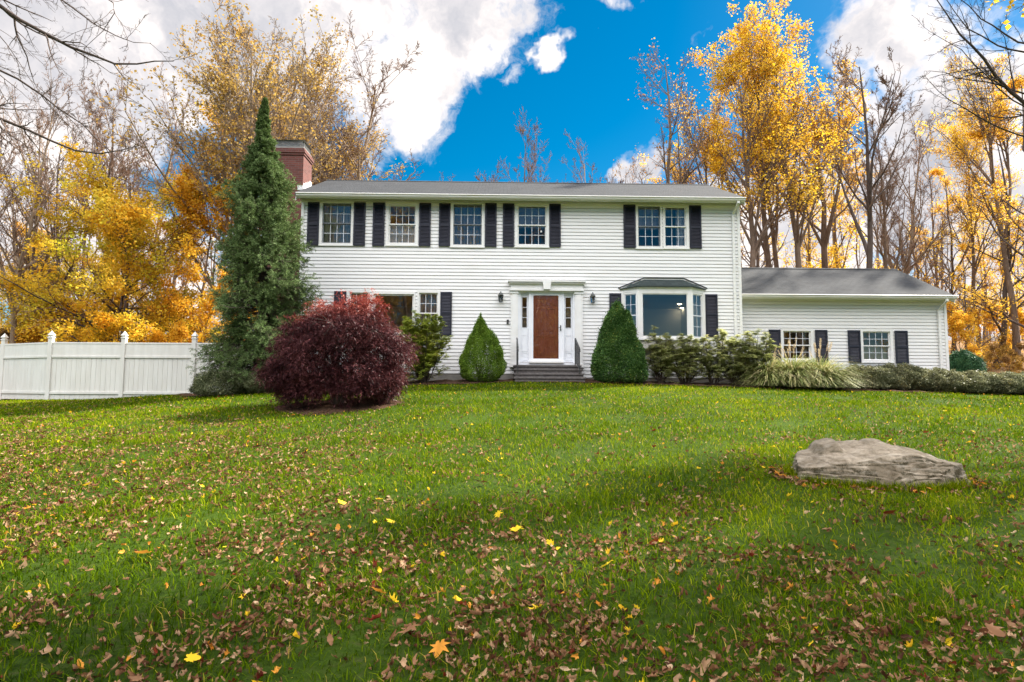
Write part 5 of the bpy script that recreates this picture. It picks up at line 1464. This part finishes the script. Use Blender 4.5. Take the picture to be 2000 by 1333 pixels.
# ================================================================ lawn blades
def lawn():
    rng = np.random.default_rng(77)
    parts = []; rn = []
    dens_f = noise3(rng, .35); tone = noise3(rng, 1.4); big = noise3(rng, 3.5)
    for (Y0, Y1, dens, hgt, wid) in [(1.6, 3.4, 2900, .064, .0050), (3.4, 5.5, 2100, .064, .0068), (5.5, 8.5, 1450, .060, .0080), (8.5, 12.5, 850, .057, .0112), (12.5, 20.2, 560, .052, .0155)]:
        xm_ = lambda y: y*.93+1.2
        W0 = xm_(Y1); n = int(dens*(Y1-Y0)*2*W0)
        x = rng.uniform(-W0, W0, n); y = rng.uniform(Y0, Y1, n)
        k = (np.abs(x-.02*y) < xm_(y))
        yf = np.interp(x, [-9.5, -8, -6, -3.6, -3, -.6, 0, 1.9, 2.2, 5, 8, 12, 16, 24], [17.6, 15.6, 15.2, 15.7, 16.0, 16.2, 16.5, 16.5, 16.3, 16.3, 16.3, 16.5, 16.4, 16.4])
        lim = np.where(x < -9.5, np.where(x < -14.5, 20.1, 19.4), yf+.06)
        k &= y < lim
        k &= ~(((x-xm)/1.2)**2+((y-11.85)/1.08)**2 < 1)
        k &= ~((np.abs(x-RX) < RH*.9) & (np.abs(y-RY) < RH*.40))
        x, y = x[k], y[k]; n = len(x)
        q = np.stack([x, y, 0*x], 1)
        dn = dens_f(q); k = rng.uniform(0, 1, n) < np.clip(.80+.50*dn, .28, 1); x, y, q = x[k], y[k], q[k]; n = len(x)
        z = ground(x, y)-.004
        az = rng.uniform(0, 2*PI, n); th = rng.uniform(.05, .95, n)**1.1
        hh = hgt*rng.uniform(.40, 1.5, n)*(1+.45*dens_f(q*1.7))
        d = np.stack([np.cos(az)*np.sin(th), np.sin(az)*np.sin(th), np.cos(th)], 1)
        S = np.stack([-np.sin(az+rng.normal(size=n)*.7), np.cos(az), 0*az], 1); S = nrm(S)*(wid*rng.uniform(.7, 1.3, n)/2)[:, None]
        p = np.stack([x, y, z], 1); mid = p+d*(hh*.55)[:, None]
        d2 = nrm(d+np.stack([np.cos(az)*.7, np.sin(az)*.7, -.35*np.ones(n)], 1)); tip = mid+d2*(hh*.5)[:, None]
        V = np.stack([p-S, p+S, mid+S*.8, mid-S*.8, tip+S*.12, tip-S*.12], 1).reshape(-1, 3)
        b = np.arange(n)*6; F = np.concatenate([np.stack([b, b+1, b+2, b+3], 1), np.stack([b+3, b+2, b+4, b+5], 1)])
        r = np.clip(.42+.15*tone(q)+.12*big(q)+.10*dens_f(q*2.3)+rng.normal(size=n)*.195, 0, .92); r = np.where(rng.uniform(0, 1, n) < .05+.04*np.clip(big(q), 0, 1), rng.uniform(.93, 1, n), r)
        parts.append((V, F)); rn.append(np.concatenate([r, r]))
        if Y0 == 5.5:     # longer uncut blades round the boulder
            n = 5200; a_ = rng.uniform(0, 2*PI, n); rr_ = 1+rng.normal(size=n)*.05
            x = RX+np.cos(a_)*RH*.93*rr_; y = RY+np.sin(a_)*RH*.50*rr_; az = rng.uniform(0, 2*PI, n); th = rng.uniform(.05, .7, n); hh = rng.uniform(.05, .13, n)
            d = np.stack([np.cos(az)*np.sin(th), np.sin(az)*np.sin(th), np.cos(th)], 1); S = np.stack([-np.sin(az), np.cos(az), 0*az], 1)*.0028
            p = np.stack([x, y, ground(x, y)-.004], 1); mid = p+d*(hh*.55)[:, None]; tip = mid+nrm(d+np.stack([np.cos(az)*.6, np.sin(az)*.6, -.2*np.ones(n)], 1))*(hh*.5)[:, None]
            V = np.stack([p-S, p+S, mid+S*.8, mid-S*.8, tip+S*.12, tip-S*.12], 1).reshape(-1, 3); b = np.arange(n)*6
            parts.append((V, np.concatenate([np.stack([b, b+1, b+2, b+3], 1), np.stack([b+3, b+2, b+4, b+5], 1)]))); r = rng.uniform(.2, .95, n); rn.append(np.concatenate([r, r]))
    V, F = merge(parts)
    link('lawn_grass', npmesh('lawn_grass', V, [F], M['grass'], rnd=np.concatenate(rn)), kind='stuff', label='short green lawn grass with straw coloured blades', cat='grass')
lawn()
# ================================================================ fallen leaves
def leaf_shape(kind, seed):
    """one curled leaf as a quad fan mesh: (V, F) about 1 unit long"""
    rng = np.random.default_rng(seed)
    if kind.startswith('maple'):
        an = np.radians([-90, -75, -52, -30, -8, 8, 22, 38, 52, 66, 80, 90, 100, 114, 128, 142, 158, 172, 188, 210, 232, 255])
        rr = np.array([.12, .30, .34, .28, .52, .26, .38, .62, .34, .40, .60, .70, .60, .40, .34, .62, .38, .26, .52, .28, .34, .30])
        rr = rr*rng.uniform(.88, 1.12, len(rr))
        o = np.stack([np.cos(an)*rr, np.sin(an)*rr], 1)
    else:
        t = np.linspace(0, 1, 9); w = .02+.24*np.sin(t*PI)**.8*(1+.30*np.cos(t*PI*7))
        o = np.concatenate([np.stack([w, t-.5], 1), np.stack([-w[::-1], t[::-1]-.5], 1)])
    o = o-o.mean(0)*0
    n = len(o)
    mid = o*.5
    P2 = np.concatenate([o, mid, [[0, 0]]])
    c1, c2 = rng.uniform(1.8, 6.0), rng.uniform(-1.0, 1.6)
    a = rng.uniform(0, PI)
    u = P2[:, 0]*math.cos(a)+P2[:, 1]*math.sin(a); v = -P2[:, 0]*math.sin(a)+P2[:, 1]*math.cos(a)
    if kind == 'maple_flat': c1, c2 = 1.0, .25
    # roll around v axis
    c1 = max(c1, .3)*(1.0 if kind != 'maple_flat' else .3)
    x = np.sin(u*c1)/c1*1.0; z = (1-np.cos(u*c1))/c1+.5*c2*v*v+.05*np.sin(v*7+u*5)
    V = np.stack([x, v, z], 1)
    F = [(i, (i+1) % n, n+(i+1) % n, n+i) for i in range(n)]+[(n+i, n+(i+1) % n, 2*n, 2*n) for i in range(0)]
    T = [(n+i, n+(i+1) % n, 2*n) for i in range(n)]
    return V, np.array(F), np.array(T)
SH_FLAT = leaf_shape('maple_flat', 5)
SH = [leaf_shape('maple' if i % 3 == 0 else 'oak', 100+i) for i in range(16)]
def rotm(rng, n, tilt):
    az = rng.uniform(0, 2*PI, n); N = nrm(np.stack([rng.normal(size=n)*tilt, rng.normal(size=n)*tilt, np.ones(n)], 1))
    A = nrm(np.cross(N, np.stack([np.cos(az), np.sin(az), 0*az], 1))); B = np.cross(N, A)
    return np.stack([A, B, N], 2)
def scatter(rng, n, Yr, fn):
    xs_, ys_ = [], []
    tot = 0
    while tot < n:
        k = n*4
        # even in picture area near, even per ground area far
        y = Yr[0]*(Yr[1]/Yr[0])**rng.uniform(0, 1, k)
        w = rng.uniform(0, 1, k) < (y/Yr[1])**.9*1.0+.18
        x = rng.uniform(-1, 1, k)*(y*.9+.8)
        ok = w & (rng.uniform(0, 1, k) < fn(x, y))
        ok &= ~((np.abs(x-RX) < RH*.88) & (np.abs(y-RY) < RH*.36)); ok &= ~(((x-xm)/.9)**2+((y-11.85)/.8)**2 < 1)
        ok &= y < np.where(x < -9.5, 19.3, 16.4)
        xs_.append(x[ok]); ys_.append(y[ok]); tot += ok.sum()
    return np.concatenate(xs_)[:n], np.concatenate(ys_)[:n]
def litter():
    rng = np.random.default_rng(7)
    pn = noise3(rng, .8); pn2 = noise3(rng, .22)
    def dens(x, y):
        q = np.stack([x, y, 0*x], 1)
        d = np.interp(y, [2.5, 4.5, 7, 9, 11, 14, 18], [1, .9, .7, .42, .2, .12, .10])
        d = d*(1+1.6*np.clip((-x/np.maximum(y, 1)-.15)*2.0, -.2, 1)*(y > 4.5))
        return np.clip(d*(.6+.55*pn(q)+.7*pn2(q)), .04, 1)
    groups = [('dry_leaf_litter', 'litter', 23000, (.018, .048), 'tan and brown dry leaves strewn over the lawn', .9),
              ('yellow_leaf_litter', 'litter_yellow', 380, (.022, .055), 'small yellow leaves strewn over the lawn', .4),
              ('red_leaf_litter', 'litter_red', 260, (.025, .055), 'dark red leaves strewn over the lawn', .4),
              ('orange_leaf_litter', 'litter_orange', 240, (.025, .055), 'orange leaves strewn over the lawn', .4)]
    for nm, mat, n, (s0, s1), lb, tilt in groups:
        fn = dens if mat == 'litter' else (lambda x, y: np.clip(dens(x, y)*.5+.3, 0, 1))
        x, y = scatter(rng, n, (2.2, 17.2), fn)
        if mat in ('litter', 'litter_orange'):
            k = 230 if mat == 'litter' else 60; a_ = np.concatenate([rng.normal(PI, .45, k//2), rng.normal(0, .45, k//4), rng.normal(-PI/2, .8, k-k//2-k//4)]); q_ = 1+np.abs(rng.normal(size=k))*.12
            x = np.concatenate([x, RX+np.cos(a_)*RH*1.0*q_]); y = np.concatenate([y, RY+np.sin(a_)*RH*.56*q_]); n = len(x)
        R_ = rotm(rng, n, tilt); s = rng.uniform(s0, s1, n)*1.25; v = rng.integers(0, len(SH), n)
        p = np.stack([x, y, ground(x, y)+.012+rng.uniform(0, .030, n)], 1)
        Vs, Q, T, r1, r2 = [], [], [], [], []; o = 0
        rr = rng.uniform(0, 1, n)
        for k in range(len(SH)):
            ii = np.nonzero(v == k)[0]
            if not len(ii): continue
            V, F, Tt = SH[k]; W_ = np.einsum('nij,nvj->nvi', R_[ii], V[None]*np.stack([rng.uniform(.35, 1, len(ii)), rng.uniform(.8, 1.25, len(ii)), rng.uniform(.7, 1.5, len(ii))], 1)[:, None, :])*s[ii][:, None, None]+p[ii][:, None, :]
            off = o+np.arange(len(ii))[:, None, None]*len(V)
            Q.append((F[None]+off).reshape(-1, 4)); T.append((Tt[None]+off).reshape(-1, 3)); r1.append(np.repeat(rr[ii], len(F))); r2.append(np.repeat(rr[ii], len(Tt)))
            Vs.append(W_.reshape(-1, 3)); o += len(ii)*len(V)
        me = npmesh(nm, np.concatenate(Vs), [np.concatenate(Q), np.concatenate(T)], M[mat], rnd=np.concatenate(r1+r2))
        link(nm, me, kind='stuff', label=lb, cat='fallen leaves')
    # the leaves that show largest: each one its own object
    meshes = {}
    for mat in ('litter', 'litter_yellow', 'litter_red', 'litter_orange'):
        for k in range(16):
            for q in range(3 if mat == 'litter' else 1):
                V, F, T = SH[k]; meshes[(mat, k, q)] = npmesh('fallen_leaf', V, [F, T], M[mat], rnd=np.full(len(F)+len(T), (.35, .62, .9)[q] if mat == 'litter' else .6))
    words = {'litter': ('curled tan dry leaf lying in the grass of the near lawn', 'tan leaves on the near lawn'), 'litter_yellow': ('small yellow leaf lying in the grass of the near lawn', 'yellow leaves on the near lawn'),
             'litter_red': ('dark red leaf lying in the grass of the near lawn', 'red leaves on the near lawn'), 'litter_orange': ('orange leaf lying in the grass of the near lawn', 'orange leaves on the near lawn')}
    n = 270
    x, y = scatter(rng, n, (2.5, 4.8), lambda x, y: np.clip(.45+.6*pn(np.stack([x, y, 0*x], 1)), .08, 1))
    for i in range(n):
        mat = rng.choice(['litter', 'litter', 'litter', 'litter', 'litter', 'litter', 'litter', 'litter', 'litter', 'litter', 'litter', 'litter_yellow', 'litter_red', 'litter_orange'])
        me = meshes[(mat, int(rng.integers(0, 16)), int(rng.integers(0, 3)) if mat == 'litter' else 0)]
        o = link('fallen_leaf', me, None, (x[i], y[i], gz(x[i], y[i])+.034), label=words[mat][0], cat='leaf', group=words[mat][1])
        o.rotation_euler = (rng.normal()*.7, rng.normal()*.7, rng.uniform(0, 6.28)); s = rng.uniform(.045, .085); o.scale = (s, s, s)
    V, F, T = leaf_shape('maple', 5); V, F, T = SH_FLAT
    flat = {m_: npmesh('fallen_leaf', V, [F, T], M[m_], rnd=np.full(len(F)+len(T), .6)) for m_ in ('litter', 'litter_yellow', 'litter_orange', 'litter_red')}
    for px, py, wpx, mat, lb in [(1007, 1047, 28, 'litter_yellow', 'bright yellow maple leaf lying flat in the middle of the lawn'), (1190, 1117, 30, 'litter_yellow', 'golden maple leaf nearer the viewer than the bright yellow one'),
        (760, 1033, 20, 'litter_yellow', 'yellow maple leaf left of the brightest one'), (282, 1097, 32, 'litter_orange', 'orange maple leaf in the lower left of the lawn'),
        (972, 1017, 18, 'litter_yellow', 'pale yellow leaf just behind the brightest one'), (953, 910, 18, 'litter_yellow', 'star shaped golden leaf farther up the lawn'),
        (908, 1036, 26, 'litter_red', 'dark red maple leaf left of the brightest yellow one'), (742, 1175, 34, 'litter_orange', 'half folded amber leaf in the front left middle'),
        (800, 1250, 44, 'litter', 'large pale tan maple leaf at the lower middle'), (858, 1288, 40, 'litter_orange', 'brown orange leaf next to the large pale tan one'),
        (1935, 1252, 36, 'litter', 'large pale tan leaf at the lower right'), (1742, 1015, 26, 'litter_red', 'dark red leaf below the boulder'), (370, 1310, 28, 'litter_yellow', 'yellow leaf at the bottom left edge'),
        (665, 995, 22, 'litter_yellow', 'yellow leaf low in the left half of the lawn'), (172, 957, 16, 'litter_yellow', 'small yellow leaf in the shade at left')]:
        gx_, gy_ = on_ground(px, py)
        s = wpx*gy_/FPX/.95
        o = link('fallen_leaf', flat[mat], None, (gx_, gy_, gz(gx_, gy_)+.055), label=lb, cat='leaf', group='large single leaves on the lawn'); o.scale = (s, s, s)
        o.rotation_euler = (R(28)+rng.normal()*.15, rng.normal()*.2, rng.uniform(0, 6.28))
litter()
# ================================================================ camera, sky, sun
cam = bpy.data.cameras.new('camera'); cam.sensor_width = 36; cam.lens = 36*FPX/2000; cam.clip_end = 2000; cam.clip_start = .05
co = bpy.data.objects.new('camera', cam); COL.objects.link(co)
co.matrix_world = Matrix.Translation((0, 0, CAMZ)) @ CAMROT
SC.camera = co
SUN_DIR = Vector((.72, .44, .78)).normalized()
sun = bpy.data.lights.new('sun', 'SUN'); sun.energy = 5.0; sun.angle = R(1.5); sun.color = (1, .94, .84)
so = bpy.data.objects.new('sun', sun); COL.objects.link(so)
so.rotation_euler = SUN_DIR.to_track_quat('Z', 'Y').to_euler()
w = bpy.data.worlds.new('World'); SC.world = w; w.use_nodes = True
t = NT(w.node_tree); nt = w.node_tree
bg = nt.nodes['Background']; out = nt.nodes['World Output']
sky = t.n('TexSky', sky_type='NISHITA'); sky.sun_disc = False
sky.sun_elevation = math.asin(SUN_DIR.z); sky.sun_rotation = math.atan2(SUN_DIR.x, SUN_DIR.y)
sky.air_density = 1.0; sky.dust_density = .3; sky.ozone_density = 2.5; sky.altitude = 300
hs = t.n('HueSaturation', i_Saturation=1.54, i_Value=.85, i_Hue=.487); t.l(sky.outputs[0], hs.inputs['Color'])
t.l(hs.outputs[0], bg.inputs['Color']); bg.inputs['Strength'].default_value = .05
d0 = t.n('TexCoord').outputs['Generated']
wn = t.n('TexNoise', i_Scale=7.0, i_Detail=5, i_Roughness=.6); t.l(d0, wn.inputs['Vector'])
wv = t.n('VectorMath', operation='MULTIPLY_ADD'); t.l(wn.outputs[1], wv.inputs[0]); wv.inputs[1].default_value = (.16, .16, .16); wv.inputs[2].default_value = (-.08, -.08, -.08)
wa = t.n('VectorMath', operation='ADD'); t.l(d0, wa.inputs[0]); t.l(wv.outputs[0], wa.inputs[1])
d = wa.outputs[0]
def smooth(v, a, b):
    nd = t.n('MapRange', interpolation_type='SMOOTHSTEP', i_1=a, i_2=b); t.l(v, nd.inputs[0]); return nd.outputs[0]
# cloud banks hang at fixed compass directions
acc = None
for (px, py, rad, wt) in [(100, 60, 330, 1.0), (430, -60, 330, 1.1), (640, 60, 230, 1.0), (800, 130, 150, .95), (890, 40, 140, .9), (760, 205, 70, .6), (985, 105, 45, .5), (1065, 110, 28, .62), (1005, 155, 36, .60), (1140, 100, 18, .4),
                          (40, 250, 150, .7), (60, 420, 170, .75), (280, 560, 230, .8), (720, 300, 60, .55), (1170, 0, 40, .5), (480, 420, 140, .5),
                          (1760, 60, 120, .95), (1690, 190, 70, .6), (1860, 250, 150, .9), (1790, 420, 190, .85), (1520, 480, 230, .85), (1950, 560, 300, .9), (1700, 640, 260, .8), (1240, 335, 55, .7), (2150, 100, 220, .8), (1560, 300, 90, .5)]:
    c = ray(px, py); rr = rad/FPX
    nd = t.n('VectorMath', operation='DISTANCE'); t.l(d, nd.inputs[0]); nd.inputs[1].default_value = c
    f = t.n('MapRange', interpolation_type='SMOOTHSTEP', i_1=rr*1.3, i_2=rr*.1); t.l(nd.outputs['Value'], f.inputs[0])
    f = t.math('MULTIPLY', f.outputs[0], wt)
    acc = f if acc is None else t.math('MAXIMUM', acc, f)
n1 = t.noise(5.5, 10, .62, d, .25); n2 = t.noise(2.0, 6, .55, d)
dens = t.math('ADD', acc, t.math('MULTIPLY', t.math('SUBTRACT', n1, .5), 2.3))
# sky behind the viewer and overhead: unseen broken cloud, thinned low for blue panes and brightened to light the facade
sep = t.n('SeparateXYZ', i_Vector=d)
front = smooth(sep.outputs[1], .05, .45)
rest = t.math('MULTIPLY', t.math('SUBTRACT', 1.0, front), t.math('ADD', t.math('MULTIPLY', t.math('SUBTRACT', n2, .42), 5.0), t.math('ADD', t.math('MULTIPLY', t.math('SUBTRACT', n1, .5), 2), t.math('MULTIPLY', t.math('SUBTRACT', smooth(sep.outputs[2], .34, .62), .5), 2.4))))
dens = t.math('MAXIMUM', dens, rest)
cm = smooth(dens, .26, .70)
shade = t.math('ADD', t.math('MULTIPLY', t.noise(3.2, 8, .6, d, .3), 1.1), t.math('MULTIPLY', smooth(dens, .4, 1.25), -.18))
cc = t.ramp(shade, [(.34, (.46, .50, .56)), (.46, (.66, .68, .71)), (.56, (.93, .92, .90)), (.68, (1, .99, .96))])
bc = t.n('Background'); t.l(t.mix(1.0, cc, (1, .935, .915), 'MULTIPLY'), bc.inputs['Color'])
bs = t.n('MapRange', interpolation_type='SMOOTHSTEP', i_1=.1, i_2=-.35, i_3=.42, i_4=2.6); t.l(sep.outputs[1], bs.inputs[0]); t.l(bs.outputs[0], bc.inputs['Strength'])
mx = t.n('MixShader'); t.l(cm, mx.inputs[0]); t.l(bg.outputs[0], mx.inputs[1]); t.l(bc.outputs[0], mx.inputs[2])
t.l(mx.outputs[0], out.inputs['Surface'])
vs = SC.view_settings; vs.view_transform = 'Standard'; vs.look = 'None'; vs.exposure = 1.7; vs.gamma = 1; vs.use_curve_mapping = False
SC.render.engine = 'CYCLES'
SC.cycles.max_bounces = 6; SC.cycles.diffuse_bounces = 3; SC.cycles.glossy_bounces = 3; SC.cycles.transparent_max_bounces = 8; SC.cycles.transmission_bounces = 3
SC.cycles.use_denoising = True
SC.cycles.sample_clamp_indirect = 6
